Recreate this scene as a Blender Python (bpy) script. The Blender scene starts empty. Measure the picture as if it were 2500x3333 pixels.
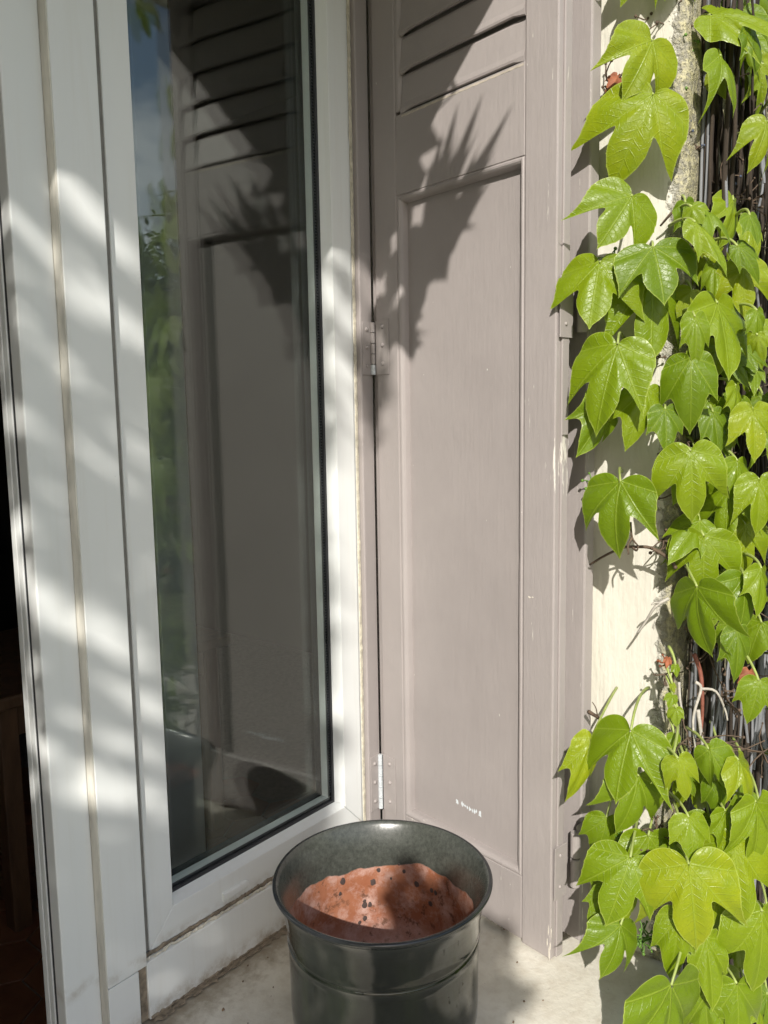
import bpy, bmesh, math, random
from mathutils import Vector, Matrix, noise as mnoise

scene = bpy.context.scene
col = scene.collection
R = math.radians
rnd = random.Random(7)

# ------------------------------------------------------------------ camera
F_PX, YAW, PITCH, ROLL = 2602.4, R(50.622), R(6.860), R(-0.949)
IMG_W, IMG_H = 2500.0, 3333.0
CAM = Vector((0, 0, 0.80))
fwd = Vector((math.sin(YAW) * math.cos(PITCH), math.cos(YAW) * math.cos(PITCH), -math.sin(PITCH)))
rgt = Vector((math.cos(YAW), -math.sin(YAW), 0))
upv = rgt.cross(fwd)
c_, s_ = math.cos(ROLL), math.sin(ROLL)
cam_r = rgt * c_ + upv * s_
cam_u = upv * c_ - rgt * s_
cd = bpy.data.cameras.new('camera')
cam = bpy.data.objects.new('camera', cd)
col.objects.link(cam)
M = Matrix((cam_r, cam_u, -fwd)).transposed().to_4x4()
M.translation = CAM
cam.matrix_world = M
cd.sensor_fit = 'HORIZONTAL'
cd.sensor_width = 36.0
cd.lens = F_PX / IMG_W * 36.0
cd.clip_start = 0.02
cd.clip_end = 2000
scene.camera = cam

# ------------------------------------------------------------------ light
SUN_AZ, SUN_EL, SUN_STR = R(57.0), R(31.7), 5.0       # heading of the rays from +Y towards +X, elevation
SKY_STR = 0.145
EXPOSURE = 0.12
ca, sa = math.sin(SUN_AZ), math.cos(SUN_AZ)
T_EL = math.tan(SUN_EL)
to_sun = Vector((-ca * math.cos(SUN_EL), -sa * math.cos(SUN_EL), math.sin(SUN_EL)))
world = bpy.data.worlds.new('World')
scene.world = world
world.use_nodes = True
wn = world.node_tree
bgn = wn.nodes['Background']
sky = wn.nodes.new('ShaderNodeTexSky')
sky.sky_type = 'NISHITA'
sky.sun_disc = False
sky.sun_elevation = SUN_EL
sky.sun_rotation = math.atan2(to_sun.x, to_sun.y)
sky.air_density = 1.0
sky.dust_density = 1.6
sky.ozone_density = 1.0
# broken white cloud over the whole dome
tcn = wn.nodes.new('ShaderNodeTexCoord')
cmap = wn.nodes.new('ShaderNodeMapping'); cmap.inputs['Scale'].default_value = (1.0, 1.0, 2.2); cmap.inputs['Location'].default_value = (0.35, 0.1, 0.2)
cno = wn.nodes.new('ShaderNodeTexNoise'); cno.inputs['Scale'].default_value = 3.4; cno.inputs['Detail'].default_value = 7; cno.inputs['Roughness'].default_value = 0.58
cra = wn.nodes.new('ShaderNodeValToRGB')
cra.color_ramp.elements[0].position = 0.47; cra.color_ramp.elements[0].color = (0, 0, 0, 1)
cra.color_ramp.elements[1].position = 0.66; cra.color_ramp.elements[1].color = (0.85, 0.85, 0.85, 1)
cmx = wn.nodes.new('ShaderNodeMix'); cmx.data_type = 'RGBA'
cmx.inputs[7].default_value = (7.0, 7.2, 7.6, 1)
wn.links.new(tcn.outputs['Generated'], cmap.inputs[0]); wn.links.new(cmap.outputs[0], cno.inputs['Vector'])
wn.links.new(cno.outputs['Fac'], cra.inputs[0]); wn.links.new(cra.outputs[0], cmx.inputs[0])
wn.links.new(sky.outputs[0], cmx.inputs[6]); wn.links.new(cmx.outputs[2], bgn.inputs[0])
bgn.inputs[1].default_value = SKY_STR
sl = bpy.data.lights.new('sun', 'SUN')
sl.energy = SUN_STR
sl.angle = R(0.53)
sl.color = (1.0, 0.955, 0.88)
sun = bpy.data.objects.new('sun', sl)
col.objects.link(sun)
sun.rotation_euler = (-to_sun).to_track_quat('-Z', 'Y').to_euler()
sun.location = (-4, -3, 6)
vs = scene.view_settings
vs.view_transform = 'Standard'
vs.look = 'None'
vs.exposure = EXPOSURE
vs.gamma = 1.0
vs.use_curve_mapping = False

# ------------------------------------------------------------------ helpers
def px(x, y, depth):
    """world point that lies on the line of sight of photo pixel x,y, depth metres ahead of the lens"""
    return CAM + (cam_r * ((x - IMG_W / 2) / F_PX) - cam_u * ((y - IMG_H / 2) / F_PX) + fwd) * depth

def tag(o, label=None, cat=None, group=None, kind=None):
    if label: o['label'] = label
    if cat: o['category'] = cat
    if group: o['group'] = group
    if kind: o['kind'] = kind
    return o

def empty(name, loc, label=None, cat=None, group=None, kind=None):
    o = bpy.data.objects.new(name, None)
    o.empty_display_size = 0.05
    o.location = loc
    col.objects.link(o)
    return tag(o, label, cat, group, kind)

def root_loc(p):
    v = Vector((0, 0, 0))
    while p is not None:
        v += p.location
        p = p.parent
    return v

def mesh_obj(name, verts, faces, mat, parent=None, smooth=False, uvs=None, attr=None):
    off = root_loc(parent)
    me = bpy.data.meshes.new(name)
    me.from_pydata([tuple(Vector(v) - off) for v in verts], [], faces)
    if uvs:
        ul = me.uv_layers.new(name='UVMap')
        for lp in me.loops:
            ul.data[lp.index].uv = uvs[lp.vertex_index]
    if attr:
        a = me.attributes.new('edge', 'FLOAT', 'POINT')
        a.data.foreach_set('value', attr)
    if smooth:
        me.polygons.foreach_set('use_smooth', [True] * len(me.polygons))
    if mat: me.materials.append(mat)
    me.update()
    o = bpy.data.objects.new(name, me)
    col.objects.link(o)
    if parent is not None: o.parent = parent
    return o

def bm_obj(name, bm, mat, parent=None, smooth=False):
    bmesh.ops.recalc_face_normals(bm, faces=bm.faces[:])
    bm.verts.index_update()
    vs_ = [v.co.copy() for v in bm.verts]
    fs_ = [[v.index for v in f.verts] for f in bm.faces]
    bm.free()
    return mesh_obj(name, vs_, fs_, mat, parent, smooth)

def prism_bm(poly, h0, h1, fn, bevel=0.0, seg=2):
    """extrude the 2D polygon between h0 and h1, mapped to the world by fn(a, b, h)"""
    bm = bmesh.new()
    lo = [bm.verts.new((p[0], p[1], h0)) for p in poly]
    hi = [bm.verts.new((p[0], p[1], h1)) for p in poly]
    n = len(poly)
    bm.faces.new(lo[::-1]); bm.faces.new(hi)
    for i in range(n):
        bm.faces.new((lo[i], lo[(i + 1) % n], hi[(i + 1) % n], hi[i]))
    if bevel > 0:
        bmesh.ops.bevel(bm, geom=bm.edges[:], offset=bevel, segments=seg, affect='EDGES', profile=0.5)
    for v in bm.verts:
        v.co = fn(*v.co)
    return bm

def W(x, y, z): return Vector((x, y, z))

def box(name, x0, x1, y0, y1, z0, z1, mat, parent=None, bevel=0.0, fn=W, seg=2):
    return bm_obj(name, prism_bm([(x0, y0), (x1, y0), (x1, y1), (x0, y1)], z0, z1, fn, bevel, seg), mat, parent)

def tube(pts, radii, n=8, cap=True):
    verts, faces = [], []
    pts = [Vector(p) for p in pts]
    prev = None
    for i, p in enumerate(pts):
        d = (pts[min(i + 1, len(pts) - 1)] - pts[max(i - 1, 0)])
        d = d.normalized() if d.length > 1e-9 else Vector((0, 0, 1))
        if prev is None:
            a = Vector((0, 0, 1)) if abs(d.z) < 0.9 else Vector((1, 0, 0))
            u = d.cross(a).normalized()
        else:
            u = (prev - d * prev.dot(d)).normalized()
        prev = u
        w = d.cross(u)
        r = radii[i] if isinstance(radii, (list, tuple)) else radii
        for k in range(n):
            t = 2 * math.pi * k / n
            verts.append(p + (u * math.cos(t) + w * math.sin(t)) * r)
    for i in range(len(pts) - 1):
        for k in range(n):
            faces.append((i * n + k, i * n + (k + 1) % n, (i + 1) * n + (k + 1) % n, (i + 1) * n + k))
    if cap:
        faces.append(tuple(range(n))[::-1])
        faces.append(tuple((len(pts) - 1) * n + k for k in range(n)))
    return verts, faces

def merge(parts):
    V, Fs = [], []
    for v, f in parts:
        o = len(V)
        V += list(v)
        Fs += [tuple(i + o for i in q) for q in f]
    return V, Fs

# ------------------------------------------------------------------ materials
class NT:
    def __init__(self, name):
        self.m = bpy.data.materials.new(name)
        self.m.use_nodes = True
        self.t = self.m.node_tree
        self.b = self.t.nodes['Principled BSDF']
        self.out = self.t.nodes['Material Output']
        self.geo = self.t.nodes.new('ShaderNodeNewGeometry')
    def n(self, typ, **kw):
        nd = self.t.nodes.new(typ)
        for k, v in kw.items(): setattr(nd, k, v)
        return nd
    def l(self, a, b): self.t.links.new(a, b)
    def pos(self, scale=(1, 1, 1)):
        mp = self.n('ShaderNodeMapping')
        mp.inputs['Scale'].default_value = scale
        self.l(self.geo.outputs['Position'], mp.inputs['Vector'])
        return mp.outputs[0]
    def noise(self, scale, detail=4, rough=0.55, vec=None, stretch=None):
        nd = self.n('ShaderNodeTexNoise')
        nd.inputs['Scale'].default_value = scale
        nd.inputs['Detail'].default_value = detail
        nd.inputs['Roughness'].default_value = rough
        self.l(vec if vec is not None else self.pos(stretch or (1, 1, 1)), nd.inputs['Vector'])
        return nd.outputs['Fac']
    def ramp(self, fac, stops):
        nd = self.n('ShaderNodeValToRGB')
        el = nd.color_ramp.elements
        while len(el) < len(stops): el.new(0.5)
        for e, (p, c) in zip(el, stops):
            e.position = p
            e.color = (c, c, c, 1) if isinstance(c, (int, float)) else (*c, 1)
        self.l(fac, nd.inputs[0])
        return nd.outputs[0]
    def mix(self, fac, a, b, blend='MIX'):
        nd = self.n('ShaderNodeMix', data_type='RGBA', blend_type=blend)
        self._set(nd.inputs[0], fac); self._set(nd.inputs[6], a); self._set(nd.inputs[7], b)
        return nd.outputs[2]
    def math(self, op, a, b=0.0, clamp=False):
        nd = self.n('ShaderNodeMath', operation=op, use_clamp=clamp)
        self._set(nd.inputs[0], a); self._set(nd.inputs[1], b)
        return nd.outputs[0]
    def fmix(self, fac, a, b):
        nd = self.n('ShaderNodeMix', data_type='FLOAT')
        self._set(nd.inputs[0], fac); self._set(nd.inputs[2], a); self._set(nd.inputs[3], b)
        return nd.outputs[0]
    def sep(self, vec=None):
        nd = self.n('ShaderNodeSeparateXYZ')
        self.l(vec if vec is not None else self.geo.outputs['Position'], nd.inputs[0])
        return nd.outputs
    def smooth(self, val, lo, hi, a=0.0, b=1.0):
        nd = self.n('ShaderNodeMapRange', interpolation_type='SMOOTHSTEP')
        self._set(nd.inputs[0], val)
        nd.inputs[1].default_value = lo; nd.inputs[2].default_value = hi
        nd.inputs[3].default_value = a; nd.inputs[4].default_value = b
        return nd.outputs[0]
    def _set(self, sock, v):
        if isinstance(v, bpy.types.NodeSocket): self.l(v, sock)
        elif isinstance(v, (int, float)) and sock.type == 'RGBA': sock.default_value = (v, v, v, 1)
        elif isinstance(v, (tuple, list)) and len(v) == 3: sock.default_value = (*v, 1)
        else: sock.default_value = v
    def set(self, **kw):
        names = dict(color='Base Color', rough='Roughness', metal='Metallic', spec='Specular IOR Level', trans='Transmission Weight', coat='Coat Weight')
        for k, v in kw.items(): self._set(self.b.inputs[names[k]], v)
        return self
    def bump(self, h, strength=0.3, dist=0.01, prev=None):
        nd = self.n('ShaderNodeBump')
        nd.inputs['Strength'].default_value = strength
        nd.inputs['Distance'].default_value = dist
        self.l(h, nd.inputs['Height'])
        if prev is not None: self.l(prev, nd.inputs['Normal'])
        self.l(nd.outputs[0], self.b.inputs['Normal'])
        return nd.outputs[0]

def mat_mauve(name, wear=0.0, tint=(1, 1, 1)):
    k = NT(name)
    base = tuple(a * b for a, b in zip((0.340, 0.306, 0.295), tint))
    dark = tuple(x * 0.92 for x in base)
    lite = tuple(min(1, x * 1.06) for x in base)
    n1 = k.noise(7, 4, 0.6)
    n2 = k.noise(60, 3, 0.6, stretch=(1, 1, 0.14))
    c = k.mix(k.ramp(n1, [(0.3, 0), (0.7, 1)]), dark, lite)
    c = k.mix(k.math('MULTIPLY', k.ramp(n2, [(0.35, 0), (0.65, 1)]), 0.5), c, base)
    # old paint flakes that bare the chalky ground coat, in upright streaks
    fl = k.noise(150, 4, 0.7, stretch=(1, 1, 0.07))
    pt = k.noise(9, 3, 0.6, stretch=(1, 1, 0.5))
    chip = k.ramp(k.math('ADD', fl, k.math('MULTIPLY', k.math('SUBTRACT', pt, 0.5), 0.7)), [(0.80 - wear, 0), (0.82 - wear, 1)])
    c = k.mix(chip, c, (0.66, 0.63, 0.57))
    sp = k.noise(240, 2, 0.5, stretch=(1, 1, 0.35))
    c = k.mix(k.ramp(sp, [(0.79, 0), (0.81, 1)]), c, (0.66, 0.64, 0.60))
    k.set(color=c, rough=0.5, spec=0.35)
    b = k.bump(k.noise(210, 3, 0.6, stretch=(1, 1, 0.10)), 0.32, 0.0014)
    b = k.bump(k.noise(70, 3, 0.5, stretch=(1, 1, 0.6)), 0.25, 0.002, b)
    k.bump(chip, 0.35, 0.0012, b)
    return k.m

def mat_pvc(name, base=(0.78, 0.797, 0.785), dirt=0.0):
    k = NT(name)
    x, y, z = k.sep()
    n = k.noise(5, 4, 0.6, stretch=(1, 1, 0.4))
    c = k.mix(k.ramp(n, [(0.3, 0), (0.75, 1)]), tuple(v * 0.955 for v in base), base)
    run = k.noise(55, 4, 0.65, stretch=(1, 1, 0.05))
    c = k.mix(k.math('MULTIPLY', k.ramp(run, [(0.52, 0), (0.8, 1)]), 0.16), c, (0.52, 0.47, 0.37))
    if dirt > 0:
        low = k.math('MAXIMUM', k.smooth(z, 0.004, 0.034, 1.0, 0.0), k.math('MULTIPLY', k.smooth(k.math('ABSOLUTE', k.math('SUBTRACT', z, 0.092)), 0.0, 0.016, 1.0, 0.0), 0.6))
        dn = k.noise(38, 6, 0.7)
        m_ = k.math('MULTIPLY', k.ramp(dn, [(0.42, 0), (0.72, 1)]), k.math('MULTIPLY', low, dirt), clamp=True)
        c = k.mix(m_, c, (0.36, 0.30, 0.22))
    sp = k.noise(330, 2, 0.5)
    c = k.mix(k.ramp(sp, [(0.79, 0), (0.81, 0.7)]), c, (0.2, 0.18, 0.15))
    k.set(color=c, rough=k.ramp(n, [(0.2, 0.32), (0.8, 0.45)]), spec=0.45)
    k.bump(k.noise(30, 3, 0.5, stretch=(1, 1, 0.2)), 0.06, 0.003)
    return k.m

def mat_simple(name, colr, rough=0.6, var=0.15, scale=30, bump=0.0, metal=0.0, stretch=(1, 1, 1), spec=0.5):
    k = NT(name)
    n = k.noise(scale, 4, 0.6, stretch=stretch)
    c = k.mix(k.ramp(n, [(0.3, 0), (0.7, 1)]), tuple(v * (1 - var) for v in colr), tuple(min(1, v * (1 + var)) for v in colr))
    k.set(color=c, rough=rough, metal=metal, spec=spec)
    if bump: k.bump(n, bump, 0.004)
    return k.m

M_MAUVE = mat_mauve('mauve_paint', 0.0)
M_MAUVE_WORN = mat_mauve('mauve_paint_worn', 0.10)
M_MAUVE_PANEL = mat_mauve('mauve_paint_panel', -0.2, (0.985, 0.985, 0.985))
M_HINGE = mat_simple('painted_hinge', (0.335, 0.302, 0.290), 0.5, 0.06, 40, 0.15, spec=0.3)
M_BARE = mat_simple('bare_hinge_metal', (0.55, 0.58, 0.60), 0.5, 0.2, 200, 0.3)
M_WHITE = mat_pvc('white_frame', dirt=0.0)
M_WHITE_LOW = mat_pvc('white_frame_weathered', dirt=1.0)
M_BEIGE = mat_simple('beige_joint', (0.61, 0.585, 0.52), 0.6, 0.3, 40, 0.2, stretch=(1, 1, 0.2))
M_CAULK = mat_simple('old_caulk', (0.54, 0.50, 0.40), 0.65, 0.25, 90, 0.5)
M_FLAKE = mat_simple('flaking_filler', (0.66, 0.62, 0.52), 0.8, 0.3, 120, 0.6)
M_DIRT = mat_simple('dirt_line', (0.25, 0.205, 0.15), 0.9, 0.4, 110, 0.7)
M_RUBBER = mat_simple('black_rubber', (0.025, 0.026, 0.03), 0.45, 0.2, 60)
M_GAP = mat_simple('grey_seal', (0.24, 0.225, 0.20), 0.6, 0.2, 40)

def mat_spacer():
    k = NT('spacer_bar')
    x, y, z = k.sep()
    d = k.math('FRACT', k.math('MULTIPLY', z, 210.0))
    line = k.math('GREATER_THAN', d, 0.55)
    c = k.mix(line, (0.035, 0.038, 0.05), (0.16, 0.165, 0.18))
    k.set(color=c, rough=0.4)
    return k.m
M_SPACER = mat_spacer()

def mat_glass():
    k = NT('window_glass')
    t = k.t
    # reflectance of one glass surface from the angle of sight (Schlick), the same on both faces of the pane
    dt = k.n('ShaderNodeVectorMath', operation='DOT_PRODUCT')
    k.l(k.geo.outputs['Normal'], dt.inputs[0]); k.l(k.geo.outputs['Incoming'], dt.inputs[1])
    om = k.math('SUBTRACT', 1.0, k.math('ABSOLUTE', dt.outputs['Value']), clamp=True)
    fr = k.math('ADD', 0.053, k.math('MULTIPLY', k.math('POWER', om, 5.0), 0.954))
    gl = k.n('ShaderNodeBsdfGlossy'); gl.inputs['Roughness'].default_value = 0.0
    gl.inputs['Color'].default_value = (0.97, 1.0, 0.98, 1)
    tr = k.n('ShaderNodeBsdfTransparent'); tr.inputs['Color'].default_value = (0.96, 0.98, 0.972, 1)
    mx = k.n('ShaderNodeMixShader')
    k.l(fr, mx.inputs[0]); k.l(tr.outputs[0], mx.inputs[1]); k.l(gl.outputs[0], mx.inputs[2])
    k.l(mx.outputs[0], k.out.inputs['Surface'])
    t.nodes.remove(k.b)
    return k.m
M_GLASS = mat_glass()

def mat_stone():
    k = NT('sill_stone')
    n1 = k.noise(6, 5, 0.6); n2 = k.noise(45, 6, 0.65); n3 = k.noise(170, 3, 0.6)
    c = k.mix(k.ramp(n1, [(0.3, 0), (0.7, 1)]), (0.64, 0.60, 0.51), (0.77, 0.74, 0.66))
    c = k.mix(k.math('MULTIPLY', k.ramp(n2, [(0.45, 0), (0.72, 1)]), 0.40), c, (0.46, 0.39, 0.30))
    c = k.mix(k.ramp(n3, [(0.68, 0), (0.74, 0.45)]), c, (0.23, 0.19, 0.14))
    x, y, z = k.sep()
    edge = k.math('ADD', y, k.math('MULTIPLY', k.math('SUBTRACT', n2, 0.5), 0.10))
    grime = k.smooth(edge, 0.80, 0.875, 0.0, 0.85)
    c = k.mix(grime, c, (0.27, 0.225, 0.16))
    k.set(color=c, rough=0.75, spec=0.3)
    b = k.bump(n2, 0.30, 0.004)
    k.bump(n3, 0.25, 0.0015, b)
    return k.m
M_STONE = mat_stone()

def mat_render():
    k = NT('cream_render')
    x, y, z = k.sep()
    n1 = k.noise(9, 4, 0.6, stretch=(1, 1, 0.4))
    n2 = k.noise(110, 4, 0.6, stretch=(1, 1, 0.10))
    rough = k.noise(75, 5, 0.7)
    c = k.mix(k.ramp(n1, [(0.3, 0), (0.7, 1)]), (0.61, 0.585, 0.50), (0.665, 0.64, 0.565))
    # lichen and grey-green grime where the rough outer face begins
    out = k.smooth(k.math('ADD', y, k.math('MULTIPLY', k.math('SUBTRACT', rough, 0.5), 0.05)), 0.382, 0.402, 1.0, 0.0)
    lich = k.mix(k.ramp(k.noise(120, 4, 0.7), [(0.4, 0), (0.6, 1)]), (0.50, 0.45, 0.22), (0.20, 0.18, 0.12))
    c = k.mix(k.math('MULTIPLY', out, 0.75), c, lich)
    k.set(color=c, rough=0.85, spec=0.2)
    b = k.bump(n2, 0.35, 0.004)
    b = k.bump(k.noise(28, 4, 0.6, stretch=(1, 1, 0.5)), 0.30, 0.010, b)
    k.bump(k.math('MULTIPLY', rough, out), 1.0, 0.02, b)
    return k.m
M_RENDER = mat_render()

# ------------------------------------------------------------------ the house wall
XR = 1.090       # right reveal plane
YF = 0.380       # outer wall face
ZL = 1.630       # underside of the lintel
XL = -0.62       # left reveal plane
GROUND = -0.75

def wall_block(name, x0, x1, y0, y1, z0, z1, parent, rough_edge=False, mat=None):
    return box(name, x0, x1, y0, y1, z0, z1, mat or M_RENDER, parent, 0.0)

house = empty('house_wall', (XR, YF, GROUND), 'cream rendered house wall round the window opening, rough at its outer corner', 'wall')

# right pier with a softly uneven, rounded outer corner
def right_pier():
    prof = []
    rc = 0.022
    y_in = 1.05
    for i in range(26):
        prof.append((XR, y_in - (y_in - (YF + rc)) * i / 25))
    for i in range(1, 8):
        t = i / 8 * math.pi / 2
        prof.append((XR + rc - rc * math.cos(t), YF + rc - rc * math.sin(t)))
    for i in range(60):
        prof.append((XR + rc + 2.4 * (i / 59) ** 1.6, YF))
    prof.append((XR + 2.42, 1.05))
    nz = 150
    V, Fs = [], []
    m = len(prof)
    for j in range(nz + 1):
        z = GROUND - 0.1 + (3.4 + 0.75 + 0.1) * j / nz
        for i, (x, y) in enumerate(prof):
            p = Vector((x, y, z))
            n = mnoise.noise(p * 9) * 0.0025 + mnoise.noise(p * 40) * 0.0012
            if y < YF + 0.035 and x < XR + 1.2:
                n += mnoise.noise(p * 26) * 0.005 + mnoise.noise(p * 70) * 0.0035
            if i < 26: d = Vector((-1, 0, 0))
            elif x < XR + rc: d = Vector((-1, -1, 0)).normalized()
            else: d = Vector((0, -1, 0))
            if i in (0, m - 1): n = 0
            V.append(p + d * n)
    for j in range(nz):
        for i in range(m):
            a, b = j * m + i, j * m + (i + 1) % m
            Fs.append((a, a + m, b + m, b))
    Fs.append(tuple(range(m)))
    Fs.append(tuple(nz * m + i for i in range(m))[::-1])
    return mesh_obj('right_pier', V, Fs, M_RENDER, house, True)
right_pier()
box('lintel', XL, XR - 0.001, YF + 0.001, 1.05, ZL, 3.4, M_RENDER, house, 0.006)
box('left_pier', -3.4, XL - 0.001, YF + 0.002, 1.05, GROUND - 0.1, 3.4, M_RENDER, house, 0.006)
box('wall_under_sill', XL, XR - 0.001, YF + 0.012, 1.05, GROUND - 0.1, -0.061, M_RENDER, house, 0.0)

# ------------------------------------------------------------------ stone sill
def sill():
    prof = [(0.352, -0.060), (0.352, -0.018)]
    for i in range(1, 6):
        t = i / 6 * math.pi / 2
        prof.append((0.352 + 0.016 * (1 - math.cos(t)), -0.018 + 0.016 * math.sin(t)))
    ys = [0.37 + (0.96 - 0.37) * i / 46 for i in range(47)]
    prof += [(y, 0.0) for y in ys] + [(0.96, -0.060)]
    xs = [XL + 0.001 + (XR - 0.001 - XL) * i / 120 for i in range(121)]
    V, Fs = [], []
    m = len(prof)
    for x in xs:
        for y, z in prof:
            p = Vector((x, y, z))
            n = 0.0
            if z > -0.05 and y < 0.9:
                n = mnoise.noise(p * 5) * 0.0012 + mnoise.noise(p * 30) * 0.0007
            if y < 0.37 and z > -0.05: n += mnoise.noise(p * 22) * 0.003
            V.append(p + Vector((0, -n if y < 0.36 else 0, n - 0.0015 if z > -0.05 else 0)))
    for i in range(len(xs) - 1):
        for k in range(m):
            a, b = i * m + k, i * m + (k + 1) % m
            Fs.append((a, b, b + m, a + m))
    Fs.append(tuple(range(m))[::-1]); Fs.append(tuple((len(xs) - 1) * m + k for k in range(m)))
    o = mesh_obj('window_sill', V, Fs, M_STONE, None, True)
    return tag(o, 'pale worn stone window sill under pot and shutters', 'sill')
sill()

rc_ = random.Random(12)
cr = []
for i in range(70):
    c = Vector((rc_.uniform(0.55, 1.03), 0.36 + 0.5 * rc_.random(), 0.0002))
    if (c.xy - Vector((0.751, 0.629))).length < 0.13: continue
    r0 = rc_.uniform(0.0006, 0.0020) if i > 3 else 0.003
    vv = [c + Vector((math.cos(t) * r0 * rc_.uniform(.6, 1.5), math.sin(t) * r0 * rc_.uniform(.5, 1), 0)) for t in (0, 1.26, 2.51, 3.77, 5.03)]
    vv += [c + (p - c) * 0.5 + Vector((0, 0, r0 * 0.8)) for p in vv]
    cr.append((vv, [(k, (k + 1) % 5, 5 + (k + 1) % 5, 5 + k) for k in range(5)] + [(5, 6, 7, 8, 9)]))
V, Fs = merge(cr)
tag(mesh_obj('crumbs', V, Fs, mat_simple('crumb', (0.20, 0.14, 0.09), 0.9, 0.5, 90)), 'scattered brown crumbs and grit lying on the stone sill', 'grit', kind='stuff')
# ------------------------------------------------------------------ white window
win = empty('casement_window', (0.75, 0.90, 0.0), 'white casement window with double glazing and weathered bottom rail', 'window')
ZT = ZL - 0.004
# mullion at the open side, stepping forward in strips
def zbox(name, x0, x1, y0, y1, z0, z1, mat, bevel=0.0008, parent=None):
    return box(name, x0, x1, y0, y1, z0, z1, mat, parent or win, bevel)
mull = zbox('frame_post', 0.446, 0.4935, 0.888, 0.9098, 0.0005, ZT, M_WHITE_LOW, 0.0018)
zbox('seal', 0.4478, 0.4935, 0.9100, 0.9168, 0.0005, ZT, M_RUBBER, 0.0, mull)
zbox('inner_profile', 0.4462, 0.4935, 0.9170, 0.9275, 0.0005, ZT, M_WHITE, 0.001, mull)
zbox('seal', 0.4474, 0.4935, 0.9277, 0.9286, 0.0005, ZT, M_RUBBER, 0.0, mull)
zbox('inner_profile', 0.4458, 0.4935, 0.9288, 0.9395, 0.0005, ZT, M_WHITE, 0.001, mull)
# cover strip: its left flank is grimed beige
cov = zbox('cover_strip', 0.4952, 0.5525, 0.872, 0.9, 0.0822, ZT, M_WHITE_LOW, 0.0010)
zbox('strip_flank', 0.4937, 0.4951, 0.8732, 0.9, 0.0005, ZT, M_BEIGE, 0.0, cov)
zbox('base_block', 0.4953, 0.5400, 0.8725, 0.9, 0.0005, 0.0808, M_WHITE_LOW, 0.0012, cov)
zbox('dirty_gap', 0.5402, 0.5545, 0.8790, 0.9, 0.0005, 0.0822, M_DIRT, 0.0)
def ragged_strip(name, pts_a, pts_b, fn, mat, parent, amp, seed, freq=60):
    """thin irregular bead of filler between two edges: lists of (u, v) low and high sides"""
    n = len(pts_a)
    V, Fs = [], []
    for i in range(n):
        ja = mnoise.noise(Vector((i * 0.37, seed, 0))) * amp + mnoise.noise(Vector((i * 1.3, seed, 5))) * amp * 0.6
        jb = mnoise.noise(Vector((i * 0.31, seed, 9))) * amp + mnoise.noise(Vector((i * 1.1, seed, 15))) * amp * 0.6
        a, b = pts_a[i], pts_b[i]
        th = 0.0016 + 0.0016 * abs(mnoise.noise(Vector((i * 0.6, seed, 3))))
        q = [(a[0], a[1] + ja, 0.0), (a[0], a[1] + ja + 0.001, th), (b[0], b[1] + jb - 0.001, th), (b[0], b[1] + jb, 0.0)]
        V += [fn(*r) for r in q]
    for i in range(n - 1):
        for k in range(3):
            a = i * 4 + k
            Fs.append((a, a + 1, a + 5, a + 4))
    return mesh_obj(name, V, Fs, mat, parent, False)

# seal groove between cover strip and casement
zbox('stile_seal', 0.5526, 0.5659, 0.8875, 0.9000, 0.0890, ZT, M_GAP, 0.0)
# mitred casement frame
cas = empty('casement', (0, 0, 0))
cas.parent = win
cas.location = (0, 0, 0)
CX0, CX1, CZ0, CZ1 = 0.566, 1.0036, 0.0885, 1.600
IX0, IX1, IZ0, IZ1 = 0.6063, 0.9597, 0.1345, 1.556
g = 0.00035
XZ = lambda a, b, h: Vector((a, h, b))
def frame_piece(name, poly, parent=cas, y0=0.885, y1=0.945, mat=M_WHITE_LOW, bev=0.0012):
    return bm_obj(name, prism_bm(poly, y0, y1, XZ, bev), mat, parent)
frame_piece('stile', [(CX0, CZ0 + g), (IX0, IZ0 + g), (IX0, IZ1 - g), (CX0, CZ1 - g)])
frame_piece('stile', [(CX1, CZ0 + g), (CX1, CZ1 - g), (IX1, IZ1 - g), (IX1, IZ0 + g)])
brail = frame_piece('bottom_rail', [(CX0 + g, CZ0), (CX1 - g, CZ0), (IX1 - g, IZ0), (IX0 + g, IZ0)])
frame_piece('top_rail', [(CX0 + g, CZ1), (IX0 + g, IZ1), (IX1 - g, IZ1), (CX1 - g, CZ1)])
# glazing beads: sloped returns from the frame face to the glass
def bead(name, poly, h0, h1, fn):
    return bm_obj(name, prism_bm(poly, h0, h1, fn), M_WHITE, cas)
bead('glazing_bead', [(IX1 - 0.0002, 0.8862), (IX1 - 0.0058, 0.9040), (IX1 - 0.0002, 0.9040)], IZ0 + 0.0055, IZ1 - 0.004, W)
bead('glazing_bead', [(IX0 + 0.0002, 0.8862), (IX0 + 0.0058, 0.9040), (IX0 + 0.0002, 0.9040)], IZ0 + 0.0055, IZ1 - 0.004, W)
YZ = lambda a, b, h: Vector((h, a, b))
bead('glazing_bead', [(0.8862, IZ0 + 0.0002), (0.9040, IZ0 + 0.0055), (0.9040, IZ0 + 0.0002)], IX0 + 0.0003, IX1 - 0.0003, YZ)
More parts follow.
